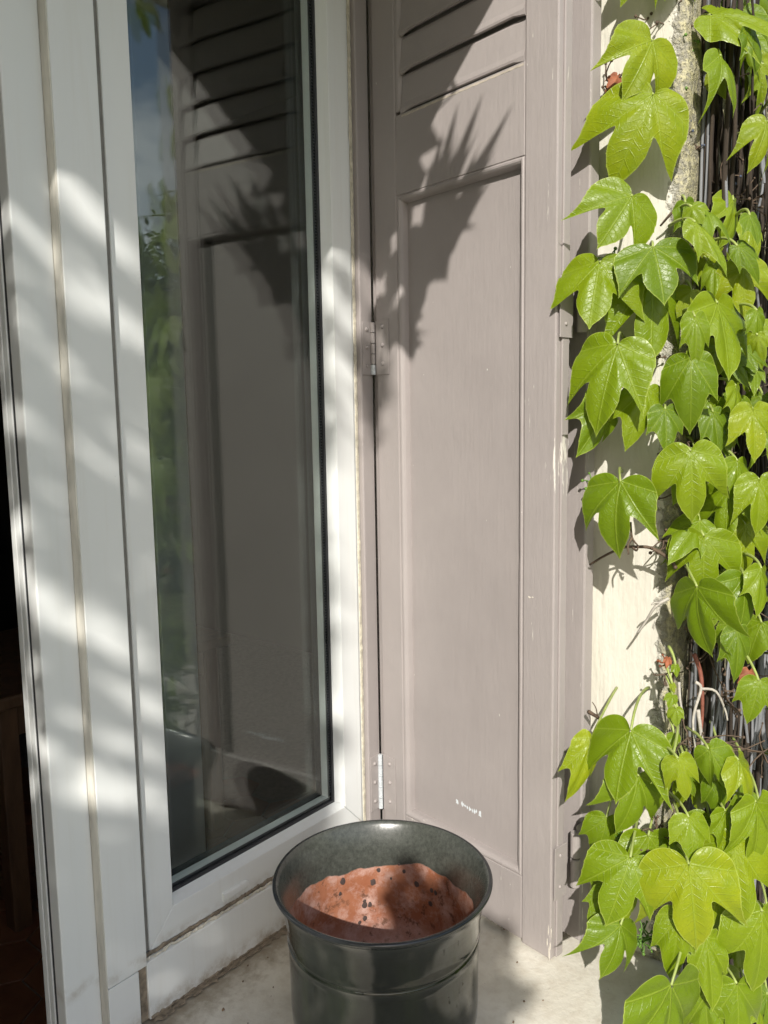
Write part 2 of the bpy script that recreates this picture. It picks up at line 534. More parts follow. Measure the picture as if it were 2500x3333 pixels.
# rubber against the glass, spacer bar between the panes, the two panes
for (x0, x1, z0, z1) in ((IX1 - 0.0100, IX1 - 0.0008, IZ0 + 0.003, IZ1), (IX0 + 0.0008, IX0 + 0.0100, IZ0 + 0.003, IZ1)):
    box('glass_seal', x0, x1, 0.9042, 0.9078, z0, z1, M_RUBBER, cas)
    box('glass_seal', x0, x1, 0.9322, 0.9440, z0, z1, M_RUBBER, cas)
box('glass_seal', IX0 + 0.0101, IX1 - 0.0101, 0.9042, 0.9078, IZ0 + 0.001, IZ0 + 0.0098, M_RUBBER, cas)
box('glass_seal', IX0 + 0.0101, IX1 - 0.0101, 0.9322, 0.9440, IZ0 + 0.001, IZ0 + 0.0120, M_RUBBER, cas)
M_ALU = mat_simple('pale_spacer', (0.62, 0.66, 0.64), 0.45, 0.05, 20)
for (xa, xb) in ((IX1 - 0.0128, IX1 - 0.0015), (IX0 + 0.0015, IX0 + 0.0128)):
    sb = box('spacer_bar', xa, xb, 0.9136, 0.9276, IZ0 + 0.0135, IZ1, M_ALU, cas)
    box('sealed_edge', xa + 0.0006, xb, 0.9124, 0.9135, IZ0 + 0.0135, IZ1, M_RUBBER, sb)
    box('desiccant_slots', (xa + xb) / 2 - 0.0014, (xa + xb) / 2 + 0.0014, 0.91215, 0.91238, IZ0 + 0.02, IZ1, M_SPACER, sb)
sb = box('spacer_bar', IX0 + 0.0015, IX1 - 0.0015, 0.9136, 0.9276, IZ0 + 0.0015, IZ0 + 0.0130, M_ALU, cas)
box('sealed_edge', IX0 + 0.0015, IX1 - 0.0015, 0.9124, 0.9135, IZ0 + 0.0015, IZ0 + 0.0122, M_RUBBER, sb)
box('pane', IX0 + 0.001, IX1 - 0.001, 0.9080, 0.9120, IZ0 + 0.0015, IZ1 - 0.001, M_GLASS, cas)
box('pane', IX0 + 0.001, IX1 - 0.001, 0.9280, 0.9320, IZ0 + 0.0015, IZ1 - 0.001, M_GLASS, cas)

# drain cap on the bottom rail
def drain_cap():
    bm = bmesh.new()
    x0, x1, zc, hz, dep = 0.6905, 0.7385, 0.1045, 0.0062, 0.0050
    rings = []
    for j, (sc, o) in enumerate(((1.0, 0.0), (1.0, dep * 0.6), (0.86, dep), (0.5, dep * 1.12))):
        ring = []
        h = hz * sc
        pts = [(x0, zc - h), (x1 - hz, zc - h)]
        for i in range(1, 9):
            t = -math.pi / 2 + math.pi * i / 9
            pts.append((x1 - hz + math.cos(t) * h, zc + math.sin(t) * h))
        pts += [(x1 - hz, zc + h), (x0, zc + h)]
        for a, b in pts: ring.append(bm.verts.new((a, 0.885 - o, b)))
        rings.append(ring)
    for a, b in zip(rings, rings[1:]):
        for i in range(len(a)):
            bm.faces.new((a[i], a[(i + 1) % len(a)], b[(i + 1) % len(a)], b[i]))
    bm.faces.new(rings[-1])
    return bm_obj('drain_cap', bm, M_WHITE_LOW, cas)
drain_cap()

# lower frame (plinth), filler lines and dirt
YZ2 = lambda a, b, h: Vector((h, a, b))
bm_obj('lower_frame', prism_bm([(0.875, 0.0008), (0.96, 0.0008), (0.96, 0.0865), (0.886, 0.0840), (0.8765, 0.0808)], 0.5548, 1.0160, YZ2, 0.0008), M_WHITE_LOW, win)
XN = 140
xs_ = [0.556 + (1.003 - 0.556) * i / (XN - 1) for i in range(XN)]
fy = lambda y: (lambda u, v, o: Vector((u, y - o, v)))
ragged_strip('dirt_line', [(x, 0.0835) for x in xs_], [(x, 0.0895) for x in xs_], fy(0.8845), M_DIRT, win, 0.0028, 2.3)
ragged_strip('filler_line', [(x, 0.0822) for x in xs_], [(x, 0.0860) for x in xs_], fy(0.8800), M_FLAKE, win, 0.0034, 7.7)
ragged_strip('dirt_line', [(x, 0.0005) for x in xs_], [(x, 0.0040) for x in xs_], fy(0.8752), M_DIRT, win, 0.0036, 4.1)
fz = lambda u, v, o: Vector((u, v, 0.0003 + o * 0.5))
ragged_strip('mortar_line', [(x, 0.8655) for x in xs_], [(x, 0.8760) for x in xs_], fz, M_DIRT, win, 0.006, 12.4)
# fixed frame at the shutter side with yellowed caulk
zs_ = [0.0 + 1.62 * i / 219 for i in range(220)]
zbox('side_frame', 1.0042, 1.0160, 0.8885, 0.95, 0.0870, ZT, M_WHITE, 0.0008)
fxs = lambda u, v, o: Vector((v, 0.8873 - o, u))
ragged_strip('caulk_line', [(z, 1.0085) for z in zs_], [(z, 1.0150) for z in zs_], fxs, M_CAULK, win, 0.0012, 21.0)

# ------------------------------------------------------------------ shutter
DL = R(9.132)
e_s = Vector((math.sin(DL), math.cos(DL), 0))
n_s = Vector((math.cos(DL), -math.sin(DL), 0))
D1 = 0.893
def S(s, o, z): return e_s * s + n_s * (D1 - o) + Vector((0, 0, z))      # o = towards the room side / viewer
def sbox(name, s0, s1, o0, o1, z0, z1, mat, parent, bevel=0.0012):
    return box(name, s0, s1, o0, o1, z0, z1, mat, parent, bevel, S)

sroot_loc = S(1.03, 0, 0)
shut = empty('folding_shutter', sroot_loc, 'mauve wooden folding shutter with louvres above a long recessed panel', 'shutter')
leaf1 = empty('shutter_leaf', (0, 0, 0)); leaf1.parent = shut
T1 = 0.027
S_OUT, S_P0, S_P1, S_IN = 0.658, 0.7125, 0.9687, 1.0225
Z0S = 0.005
ZTS = 1.612
ost = sbox('stile', S_OUT, S_P0 - 0.0008, -T1, 0, Z0S - 0.001, ZTS, M_MAUVE_WORN, leaf1, 0.002)
sbox('stile', S_P1, S_IN, -T1, 0, Z0S + 0.004, ZTS, M_MAUVE, leaf1, 0.0025)
sbox('rail', S_P0 + 0.0002, S_P1 - 0.0003, -T1 + 0.001, -0.0006, Z0S + 0.004, 0.110, M_MAUVE_WORN, leaf1, 0.0012)
sbox('rail', S_P0 + 0.0002, S_P1 - 0.0003, -T1 + 0.001, -0.0004, 1.1454, 1.2655, M_MAUVE, leaf1, 0.0010)
sbox('rail', S_P0 + 0.0002, S_P1 - 0.0003, -T1 + 0.001, -0.0004, 1.560, ZTS, M_MAUVE, leaf1, 0.0012)
sbox('panel', S_P0 + 0.0004, S_P1 - 0.0004, -0.023, -0.0150, 0.1102, 1.1452, M_MAUVE_PANEL, leaf1, 0.0)
# yellowed filler in the joint under the louvres
ragged_strip('filler_line', [(S_P0 + 0.002 + 0.240 * i / 60, 1.2595) for i in range(61)], [(S_P0 + 0.002 + 0.240 * i / 60, 1.2642) for i in range(61)],
             lambda u, v, o: S(u, -0.0010 + o * 0.5, v), mat_simple('yellowed_filler', (0.45, 0.40, 0.335), 0.7, 0.15, 90), leaf1, 0.0008, 31.0)
# panel moulding: quarter-round strips with mitred ends
def moulding(pA, pB, inward):
    """strip from pA to pB (s, z) along the opening edge, profile grows towards 'inward' (s, z)"""
    prof = [(0.0, -0.0016), (0.0010, -0.0014), (0.0026, -0.0002), (0.0052, -0.0006), (0.0076, -0.0026), (0.0092, -0.0056), (0.0100, -0.0095), (0.0106, -0.0150)]
    V, Fs = [], []
    dx, dz = pB[0] - pA[0], pB[1] - pA[1]
    ln = math.hypot(dx, dz); ux, uz = dx / ln, dz / ln
    k = 40
    for i in range(k + 1):
        for w, o in prof + [(0.0, -0.0150)]:
            ti = i / k
            a0, a1 = w, ln - w
            a = a0 + (a1 - a0) * ti
            wob = mnoise.noise(Vector((a * 30 + pA[1] * 9, w * 50, o))) * 0.0005 + mnoise.noise(Vector((a * 160, w * 90, pA[0]))) * 0.0003
            V.append(S(pA[0] + ux * a + inward[0] * w, o + wob, pA[1] + uz * a + inward[1] * w))
    m = len(prof) + 1
    for i in range(k):
        for j in range(m):
            a, b = i * m + j, i * m + (j + 1) % m
            Fs.append((a, b, b + m, a + m))
    Fs.append(tuple(range(m))[::-1]); Fs.append(tuple(k * m + j for j in range(m)))
    return mesh_obj('moulding', V, Fs, M_MAUVE, leaf1, False)
a0, a1, b0, b1 = S_P0 + 0.0006, S_P1 - 0.0002, 0.1102, 1.1452
moulding((a0, b1), (a1, b1), (0, -1))
moulding((a0, b0), (a1, b0), (0, 1))
moulding((a0, b0), (a0, b1), (1, 0))
moulding((a1, b0), (a1, b1), (-1, 0))
# rounded inner edge at the louvre opening
lv = [(0.0, -0.0012), (0.003, -0.0006), (0.0065, -0.0014), (0.0110, -0.0050), (0.0125, -0.0105)]
def edge_bead(s0, sgn):
    V, Fs = [], []
    zz = [1.2705, 1.556]
    for z in zz:
        for w, o in lv + [(0, -0.0105)]:
            V.append(S(s0 + sgn * w, o, z))
    m = len(lv) + 1
    for j in range(m):
        Fs.append((j, (j + 1) % m, m + (j + 1) % m, m + j))
    Fs.append(tuple(range(m))[::-1]); Fs.append(tuple(m + j for j in range(m)))
    return mesh_obj('edge_bead', V, Fs, M_MAUVE, leaf1, False)
edge_bead(S_P1 - 0.0003, -1)
# louvre slats: tilted boards with rounded lips, slot below each one
def slat(z0, z1, i):
    s0, s1 = S_P0 + 0.0010, S_P1 - 0.0130
    prof = [(-0.0180, z1 + 0.002), (-0.0130, z1 + 0.0018), (-0.0088, z1 - 0.0010), (-0.0062, z1 - 0.0062), (-0.0018, z0 + 0.012), (0.0004, z0 + 0.0040), (-0.0002, z0 + 0.0010), (-0.0030, z0), (-0.0150, z0 + 0.006)]
    V, Fs = [], []
    k = 26
    for a in range(k + 1):
        t = a / k
        s = s0 + (s1 - s0) * t
        endf = min(1, min(t, 1 - t) / 0.09)
        endf = endf * endf * (3 - 2 * endf)
        for o, z in prof:
            zz = z
            if z < z0 + 0.004: zz = z - 0.0042 * (1 - endf)
            if z > z1 - 0.002: zz = z + 0.001 * (1 - endf)
            V.append(S(s, o, zz))
    m = len(prof)
    for a in range(k):
        for j in range(m):
            p, q = a * m + j, a * m + (j + 1) % m
            Fs.append((p, q, q + m, p + m))
    Fs.append(tuple(range(m))[::-1]); Fs.append(tuple(k * m + j for j in range(m)))
    return mesh_obj('slat', V, Fs, M_MAUVE_PANEL, leaf1, False)
zj = 1.2690
pitch = 0.0556
for i in range(5):
    lo = zj + 0.0010 + pitch * i + (0.0014 if i else -0.0015)
    hi = zj + pitch * (i + 1) + 0.0002
    slat(lo, hi, i)
sbox('louvre_backing', S_P0 + 0.001, S_P1 - 0.001, -0.0260, -0.0190, 1.268, 1.558, M_MAUVE, leaf1, 0.0)

# second leaf folded behind the first
leaf2 = empty('shutter_leaf', (0, 0, 0)); leaf2.parent = shut
o2 = D1 - 0.954
sbox('stile', 0.6495, 0.7030, o2 - 0.022, o2, 0.008, ZTS, M_MAUVE_WORN, leaf2, 0.0025)
sbox('stile', 0.9600, 1.0150, o2 - 0.022, o2, 0.008, ZTS, M_MAUVE, leaf2, 0.0025)
sbox('rail', 0.7034, 0.9596, o2 - 0.021, o2 - 0.001, 0.010, 0.110, M_MAUVE, leaf2, 0.0012)
sbox('rail', 0.7034, 0.9596, o2 - 0.021, o2 - 0.001, 1.145, 1.266, M_MAUVE, leaf2, 0.0012)
sbox('rail', 0.7034, 0.9596, o2 - 0.021, o2 - 0.001, 1.560, ZTS, M_MAUVE, leaf2, 0.0012)
sbox('panel', 0.7036, 0.9594, o2 - 0.018, o2 - 0.010, 0.1105, 1.1448, M_MAUVE_PANEL, leaf2, 0.0)
sbox('panel', 0.7036, 0.9594, o2 - 0.018, o2 - 0.010, 1.2665, 1.5595, M_MAUVE_PANEL, leaf2, 0.0)
# rebate fillet on the outer edge of leaf one
sbox('edge_fillet', S_OUT - 0.0035, S_OUT - 0.0002, -T1 + 0.002, -0.010, Z0S, ZTS - 0.001, M_MAUVE_WORN, ost.parent, 0.0010)

# the mauve post the shutter hangs on
post = box('hanging_post', 1.0164, 1.0470, 0.8780, 0.95, 0.0005, ZT, M_MAUVE, shut, 0.0022)

sbox('gap_strip', 1.0228, 1.0345, -0.020, -0.0060, 0.004, ZTS, M_MAUVE, shut, 0.0)
# hinges
def screw(c, n, r, parent):
    u = n.cross(Vector((0, 0, 1))).normalized(); v = n.cross(u)
    V, Fs = [], []
    rings = ((1.0, 0.0), (0.92, 0.42), (0.66, 0.72), (0.3, 0.88))
    for sc, h in rings:
        for k in range(12):
            t = k / 12 * 2 * math.pi
            V.append(c + (u * math.cos(t) + v * math.sin(t)) * r * sc + n * r * h)
    for i in range(len(rings) - 1):
        for k in range(12):
            Fs.append((i * 12 + k, i * 12 + (k + 1) % 12, (i + 1) * 12 + (k + 1) % 12, (i + 1) * 12 + k))
    Fs.append(tuple((len(rings) - 1) * 12 + k for k in range(12)))
    return mesh_obj('screw', V, Fs, M_HINGE, parent, True)

def butt_hinge(z0, z1, worn):
    h = empty('hinge', (0, 0, 0)); h.parent = shut
    box('hinge_plate', 1.0195, 1.0445, 0.8762, 0.8779, z0, z1, M_HINGE, h, 0.0005)
    sbox('hinge_plate', 0.9900, 1.0215, 0.0002, 0.0018, z0, z1 + 0.002, M_HINGE, h, 0.0005)
    ax = S(1.0275, 0.0030, 0)
    n = 5
    for i in range(n):
        za, zb = z0 + (z1 - z0) * i / n + 0.0006, z0 + (z1 - z0) * (i + 1) / n - 0.0006
        v, f = tube([ax + Vector((0, 0, za)), ax + Vector((0, 0, zb))], 0.0042, 14)
        mesh_obj('knuckle', v, f, M_BARE if (worn or i == 0) else M_HINGE, h, False)
    for zf in (0.17, 0.52, 0.86):
        z = z0 + (z1 - z0) * zf
        screw(Vector((1.0295, 0.8762, z)), Vector((0, -1, 0)), 0.0036, h)
        screw(S(1.0040, 0.0018, z + 0.003), -n_s, 0.0036, h)
    return h
butt_hinge(0.868, 0.955, False)
butt_hinge(0.102, 0.203, True)

def edge_hinge(z0, z1):
    h = empty('hinge', (0, 0, 0)); h.parent = shut
    sbox('hinge_plate', S_OUT - 0.0058, S_OUT - 0.0037, -0.0300, -0.0015, z0, z1 - 0.012, M_HINGE, h, 0.0006)
    sbox('hinge_plate', 0.6470, 0.6494, o2 - 0.0215, o2 + 0.014, z0 + 0.022, z1 + 0.008, M_HINGE, h, 0.0006)
    ax = S(0.6475, -0.0435, 0)
    for za, zb in ((z0 + 0.008, z0 + 0.052), (z0 + 0.054, z1)):
        v, f = tube([ax + Vector((0, 0, za)), ax + Vector((0, 0, za + 0.0012)), ax + Vector((0, 0, zb - 0.0012)), ax + Vector((0, 0, zb))], [0.0066, 0.0074, 0.0074, 0.0066], 16)
        mesh_obj('knuckle', v, f, M_HINGE, h, False)
    nn = -e_s
    for z in (z0 + 0.018, z1 - 0.026): screw(S(S_OUT - 0.0058, -0.0135, z), nn, 0.0026, h)
    return h
edge_hinge(0.098, 0.190)
edge_hinge(0.900, 0.992)

# chipped white marks on the panel
def paint_chip(s, z, w, hh, seed, base_o=-0.0148):
    r_ = random.Random(seed)
    n = 11
    V = [S(s, base_o + 0.0002, z)]
    for k in range(n):
        t = 2 * math.pi * k / n
        q = 0.55 + 0.6 * r_.random()
        V.append(S(s + math.cos(t) * w * q, base_o, z + math.sin(t) * hh * q))
    return V, [(0, 1 + (k + 1) % n, 1 + k) for k in range(n)]
M_CHIP = mat_simple('bared_undercoat', (0.66, 0.70, 0.73), 0.7, 0.1, 300)
chips = [paint_chip(0.8573, 0.1700, 0.0032, 0.0052, 1)]
rr = random.Random(5)
for i in range(9):
    f = i / 8
    chips.append(paint_chip(0.846 - 0.030 * f + rr.uniform(-.001, .001), 0.1695 - 0.001 * f + rr.uniform(-.0015, .0015), rr.uniform(.0012, .0024), rr.uniform(.002, .005), 20 + i))
chips.append(paint_chip(0.8075, 0.1680, 0.0036, 0.0062, 3))
V, Fs = merge(chips)
tag(mesh_obj('paint_chips', V, Fs, M_CHIP, leaf1), kind='stuff')
chips = [paint_chip(0.655 + 0.01 * rr.random(), 0.02 + 0.03 * rr.random(), 0.0012, 0.009, 40 + i, 0.0003) for i in range(4)]
chips += [paint_chip(0.6605, 0.014, 0.0016, 0.013, 60, 0.0003), paint_chip(0.700, 0.54, 0.003, 0.0018, 61, 0.0003), paint_chip(0.694, 0.541, 0.002, 0.0012, 62, 0.0003)]
V, Fs = merge(chips)
tag(mesh_obj('paint_chips', V, Fs, mat_simple('bared_wood', (0.62, 0.575, 0.50), 0.7, 0.1, 300), leaf1), kind='stuff')

# ------------------------------------------------------------------ glazed pot
def mat_glaze():
    k = NT('dark_glaze')
    x, y, z = k.sep()
    n1 = k.noise(14, 6, 0.7, stretch=(1, 1, 0.45))
    n2 = k.noise(160, 5, 0.7)
    st = k.noise(30, 4, 0.6, stretch=(1, 1, 0.16))
    c = k.mix(k.ramp(n1, [(0.36, 0), (0.64, 1)]), (0.007, 0.009, 0.006), (0.020, 0.023, 0.018))
    c = k.mix(k.ramp(st, [(0.5, 0), (0.7, 0.7)]), c, (0.020, 0.025, 0.014))
    c = k.mix(k.ramp(n2, [(0.50, 0), (0.78, 0.25)]), c, (0.034, 0.037, 0.032))
    rim = k.smooth(z, 0.2005, 0.2065)
    c = k.mix(rim, c, (0.022, 0.024, 0.026))
    k.set(color=c, rough=k.ramp(n2, [(0.35, 0.03), (0.7, 0.09)]), spec=0.6)
    b = k.bump(n2, 0.05, 0.0010)
    k.bump(k.noise(20, 3, 0.5, stretch=(0.3, 0.3, 3.0)), 0.10, 0.003, b)
    return k.m
def mat_pot_inside():
    k = NT('pot_inside')
    x, y, z = k.sep()
    nA = k.noise(8, 3, 0.55, stretch=(1, 1, 0.05))
    nB = k.noise(50, 4, 0.6)
    lvl = k.math('ADD', z, k.math('MULTIPLY', k.math('SUBTRACT', nA, 0.5), -0.055))
    lvl = k.math('ADD', lvl, k.math('MULTIPLY', k.math('SUBTRACT', nB, 0.5), 0.006))
    terra = k.smooth(lvl, 0.1500, 0.1520, 1.0, 0.0)
    n1 = k.noise(16, 5, 0.65); n2 = k.noise(75, 5, 0.7)
    tc = k.mix(k.ramp(n1, [(0.35, 0), (0.65, 1)]), (0.265, 0.092, 0.044), (0.36, 0.150, 0.082))
    bloom = k.ramp(k.noise(24, 7, 0.75), [(0.46, 0), (0.68, 0.85)])
    tc = k.mix(bloom, tc, (0.56, 0.39, 0.34))
    low = k.smooth(z, 0.02, 0.085, 0.75, 0.0)
    tc = k.mix(k.math('MULTIPLY', low, k.ramp(n2, [(0.3, 0.4), (0.6, 1)])), tc, (0.58, 0.41, 0.37))
    soot = k.ramp(n2, [(0.54, 0), (0.64, 0.8)])
    sootarea = k.ramp(k.noise(17, 2, 0.5), [(0.46, 0.12), (0.58, 1)])
    tc = k.mix(k.math('MULTIPLY', soot, sootarea), tc, (0.10, 0.045, 0.025))
    gc = k.mix(k.ramp(k.noise(150, 6, 0.75), [(0.36, 0), (0.66, 1)]), (0.040, 0.044, 0.037), (0.075, 0.079, 0.068))
    c = k.mix(terra, gc, tc)
    k.set(color=c, rough=k.fmix(terra, 0.27, 0.8), spec=k.fmix(terra, 0.6, 0.3))
    k.bump(n2, 0.2, 0.0015)
    return k.m
PC = Vector((0.751, 0.629, 0.0))
pot = empty('flower_pot', PC, 'empty dark green glazed pot with bare terracotta inside, standing on sill', 'pot')
M_GLAZE = mat_glaze(); M_POTIN = mat_pot_inside()
def lathe(name, prof, mat, parent, n=128):
    V, Fs = [], []
    for r, z in prof:
        for k in range(n):
            t = 2 * math.pi * k / n
            wob = 1 + 0.0022 * math.sin(2 * t + z * 9) + 0.0012 * math.sin(5 * t + 3 * z)
            V.append(PC + Vector((math.cos(t) * r * wob, math.sin(t) * r * wob, z)))
    for i in range(len(prof) - 1):
        for k in range(n):
            Fs.append((i * n + k, i * n + (k + 1) % n, (i + 1) * n + (k + 1) % n, (i + 1) * n + k))
    return mesh_obj(name, V, Fs, mat, parent, True)
outer = [(0.0005, 0.0035), (0.100, 0.0035), (0.112, 0.002), (0.1165, 0.0045), (0.1195, 0.012), (0.1228, 0.024), (0.1238, 0.045), (0.1238, 0.075), (0.1242, 0.100), (0.1245, 0.120),
         (0.1246, 0.1285), (0.1257, 0.1300), (0.1262, 0.1318), (0.1252, 0.1336), (0.1246, 0.1350), (0.1256, 0.1368), (0.1264, 0.1385), (0.1260, 0.1405),
         (0.1266, 0.150), (0.1284, 0.164), (0.1314, 0.178), (0.1352, 0.190), (0.1384, 0.1975), (0.1408, 0.2010), (0.1424, 0.2030), (0.1427, 0.2050), (0.1418, 0.2066), (0.1400, 0.2072), (0.1380, 0.2068)]
lathe('pot_body', outer, M_GLAZE, pot)
inner = [(0.1380, 0.2068), (0.1362, 0.2056), (0.1335, 0.2015), (0.1300, 0.193), (0.1262, 0.182), (0.1228, 0.168), (0.1206, 0.155), (0.1190, 0.140), (0.1180, 0.120), (0.1172, 0.095), (0.1160, 0.065), (0.1130, 0.040), (0.105, 0.024), (0.090, 0.0155), (0.06, 0.0125), (0.0005, 0.012)]
lathe('pot_lining', inner, M_POTIN, pot)
def r_in(z):
    for (r0, z0), (r1, z1) in zip(inner, inner[1:]):
        if z1 <= z <= z0: return r1 + (r0 - r1) * (z - z1) / (z0 - z1)
    return 0.1
# splashes of glaze on the bare clay
M_SPLASH = mat_simple('glaze_splash', (0.075, 0.055, 0.05), 0.35, 0.2, 60)
def splash(px_x, px_y, rpx):
    d = (cam_r * ((px_x - IMG_W / 2) / F_PX) - cam_u * ((px_y - IMG_H / 2) / F_PX) + fwd)
    best = None
    t = 0.95
    inside_prev = None
    while t < 1.45:
        p = CAM + d * t
        q = p - PC
        rr_ = math.hypot(q.x, q.y)
        if q.z < 0.205 and q.z > 0.0125 and rr_ > r_in(q.z) and t > 1.05 and inside_prev: best = p; break
        inside_prev = q.z < 0.2 and q.z > 0.0125 and rr_ <= r_in(q.z)
        t += 0.0008
    if best is None: return None
    q = best - PC
    nrm = Vector((-q.x, -q.y, 0)).normalized()
    tang = Vector((0, 0, 1)).cross(nrm)
    r = rpx / F_PX * best.length
    V = [best + nrm * 0.0022]; n = 10
    for k in range(n):
        a = 2 * math.pi * k / n
        wv = 0.85 + 0.3 * rr.random()
        V.append(best + nrm * 0.0012 + (tang * math.cos(a) + Vector((0, 0, 1)) * math.sin(a) * 1.25) * r * wv)
    return V, [(0, 1 + k, 1 + (k + 1) % n) for k in range(n)]
for (sx, sy, sr) in ((1115, 2867, 11), (1214, 2870, 10), (1232, 2830, 7), (1106, 2908, 6), (1187, 2945, 10), (1204, 2943, 8), (1186, 2932, 6), (1187, 2988, 8), (1170, 3002, 6), (1273, 2858, 4), (1316, 2835, 6), (1357, 2877, 9), (1406, 2897, 7), (1419, 2905, 7), (1402, 2940, 8), (1299, 2812, 4)):
    sp = splash(sx, sy, sr)
    if sp: mesh_obj('glaze_splash', sp[0], sp[1], M_SPLASH, pot, True)

# ------------------------------------------------------------------ the vine
LEAFN = []
def catmull(pts, step):
    out = []
    for i in range(len(pts) - 1):
        p0, p1, p2, p3 = pts[max(i - 1, 0)], pts[i], pts[i + 1], pts[min(i + 2, len(pts) - 1)]
        k = max(1, int(math.hypot(p2[0] - p1[0], p2[1] - p1[1]) / step + 0.5))
        for j in range(k):
            t = j / k
            out.append([0.5 * ((2 * p1[c]) + (p2[c] - p0[c]) * t + (2 * p0[c] - 5 * p1[c] + 4 * p2[c] - p3[c]) * t * t + (3 * p1[c] - p0[c] - 3 * p2[c] + p3[c]) * t ** 3) for c in (0, 1)])
    out.append(list(pts[-1]))
    return out
LOBES = [
 ([(0, .04), (.04, -.05), (.14, -.14), (.28, -.17), (.43, -.12), (.55, -.01), (.61, .13), (.63, .30), (.63, .48), (.61, .66), (.62, .82), (.65, .95)], [(.56, .84), (.43, .69), (.31, .57), (.245, .525), (.245, .61), (.255, .74), (.21, .92), (.12, 1.05), (.05, 1.13), (0, 1.22)]),
 ([(0, .04), (.04, -.06), (.14, -.15), (.29, -.17), (.45, -.10), (.57, .02), (.64, .16), (.68, .32), (.68, .48), (.69, .64), (.74, .80)], [(.62, .74), (.47, .63), (.34, .55), (.265, .53), (.265, .63), (.265, .78), (.20, .95), (.11, 1.07), (.04, 1.14), (0, 1.22)]),
 ([(0, .03), (.05, -.04), (.15, -.11), (.28, -.13), (.41, -.08), (.52, .03), (.58, .18), (.59, .35), (.58, .52), (.57, .68), (.58, .86)], [(.49, .76), (.39, .65), (.30, .58), (.245, .57), (.25, .68), (.245, .82), (.18, .98), (.09, 1.10), (.03, 1.17), (0, 1.24)]),
 ([(0, .04), (.04, -.07), (.14, -.17), (.29, -.20), (.45, -.14), (.57, -.02), (.63, .12), (.65, .28), (.65, .45), (.65, .64), (.69, .84), (.75, .98)], [(.62, .85), (.48, .69), (.34, .55), (.26, .50), (.245, .56), (.26, .68), (.25, .80), (.19, .95), (.10, 1.08), (.03, 1.16), (0, 1.24)]),
 ([(0, .03), (.05, -.05), (.16, -.12), (.30, -.12), (.42, -.03), (.50, .12), (.53, .28), (.53, .42), (.53, .58), (.54, .70)], [(.43, .62), (.35, .61), (.30, .69), (.25, .83), (.17, .99), (.08, 1.11), (.03, 1.17), (0, 1.22)]),
]
def leaf_outline(var, teeth=0.010):
    r = random.Random(100 + var)
    s1, s2 = LOBES[var % 5]
    dl_ = r.uniform(-0.04, 0.04)
    half = catmull(s1, 0.04)[:-1] + catmull([s1[-1]] + s2, 0.04)
    asym = r.uniform(-0.07, 0.07)
    def side(sg):
        return [[sg * x * (1 + sg * asym), y + (sg * asym * 0.7 * x) + dl_ * x] for (x, y) in half]
    right = side(1)
    left = side(-1)[1:-1][::-1]
    sm = right + left
    m = len(sm)
    for i in range(m):
        dx, dy = sm[i][0], sm[i][1] - 0.2
        ln = math.hypot(dx, dy)
        tooth = teeth * r.uniform(.5, 1.3) if (i % 4 == 0 and sm[i][1] > 0.05) else 0
        sm[i][0] += dx / ln * tooth
        sm[i][1] += dy / ln * tooth
    return sm
OUTL = [leaf_outline(v) for v in range(10)] + [leaf_outline(v, 0.0) for v in range(5)]
VEINS = [(0.0, 1.0), (0.60, 0.84), (-0.60, 0.84), (0.62, 0.14), (-0.62, 0.14)]
VEINS = [(x / math.hypot(x, y), y / math.hypot(x, y)) for x, y in VEINS]

def leaf_geometry(var, fold, droop, ruff, seed, twist=0.0):
    r = random.Random(seed)
    ol = OUTL[var % 15]
    rings = [0.0, 0.16, 0.32, 0.48, 0.63, 0.77, 0.89, 0.965, 1.0]
    c0 = (0.0, 0.15)
    V, UV, ED, Fs = [], [], [], []
    m = len(ol)
    ph = [r.uniform(0, 6.28) for _ in range(4)]
    sidecurl = r.uniform(0.3, 1.0)
    def h(x, y, ring):
        dm = 9
        for vx, vy in VEINS:
            along = x * vx + y * vy
            d = abs(x * vy - y * vx) if along > 0 else math.hypot(x, y)
            dm = min(dm, d)
        z = 0.060 * (1 - math.exp(-(dm / 0.11) ** 2))
        z -= fold * abs(x) ** 1.4
        z -= droop * max(0, y - 0.15) ** 2
        z -= droop * 0.5 * max(0, -y) ** 2 * 4
        z -= 0.9 * sidecurl * max(0, abs(x) - 0.30) * max(0, y - 0.25)
        z += ruff * ring ** 3 * (math.sin(9 * math.atan2(x, y - .15) + ph[0]) * 0.5 + math.sin(5 * math.atan2(x, y - .15) + ph[1]))
        z += twist * x * y
        return z
    V.append(Vector((c0[0], c0[1], h(c0[0], c0[1], 0)))); UV.append(c0); ED.append(0.0)
    for q in rings[1:]:
        for (x, y) in ol:
            a, b = c0[0] + (x - c0[0]) * q, c0[1] + (y - c0[1]) * q
            V.append(Vector((a, b, h(a, b, q)))); UV.append((a * 0.4 + 0.5, b * 0.4 + 0.3)); ED.append(q)
    UV[0] = (0.5, 0.15 * 0.4 + 0.3)
    for k in range(m): Fs.append((0, 1 + (k + 1) % m, 1 + k))
    for j in range(len(rings) - 2):
        o = 1 + j * m
        for k in range(m): Fs.append((o + k, o + (k + 1) % m, o + m + (k + 1) % m, o + m + k))
    return V, UV, ED, Fs

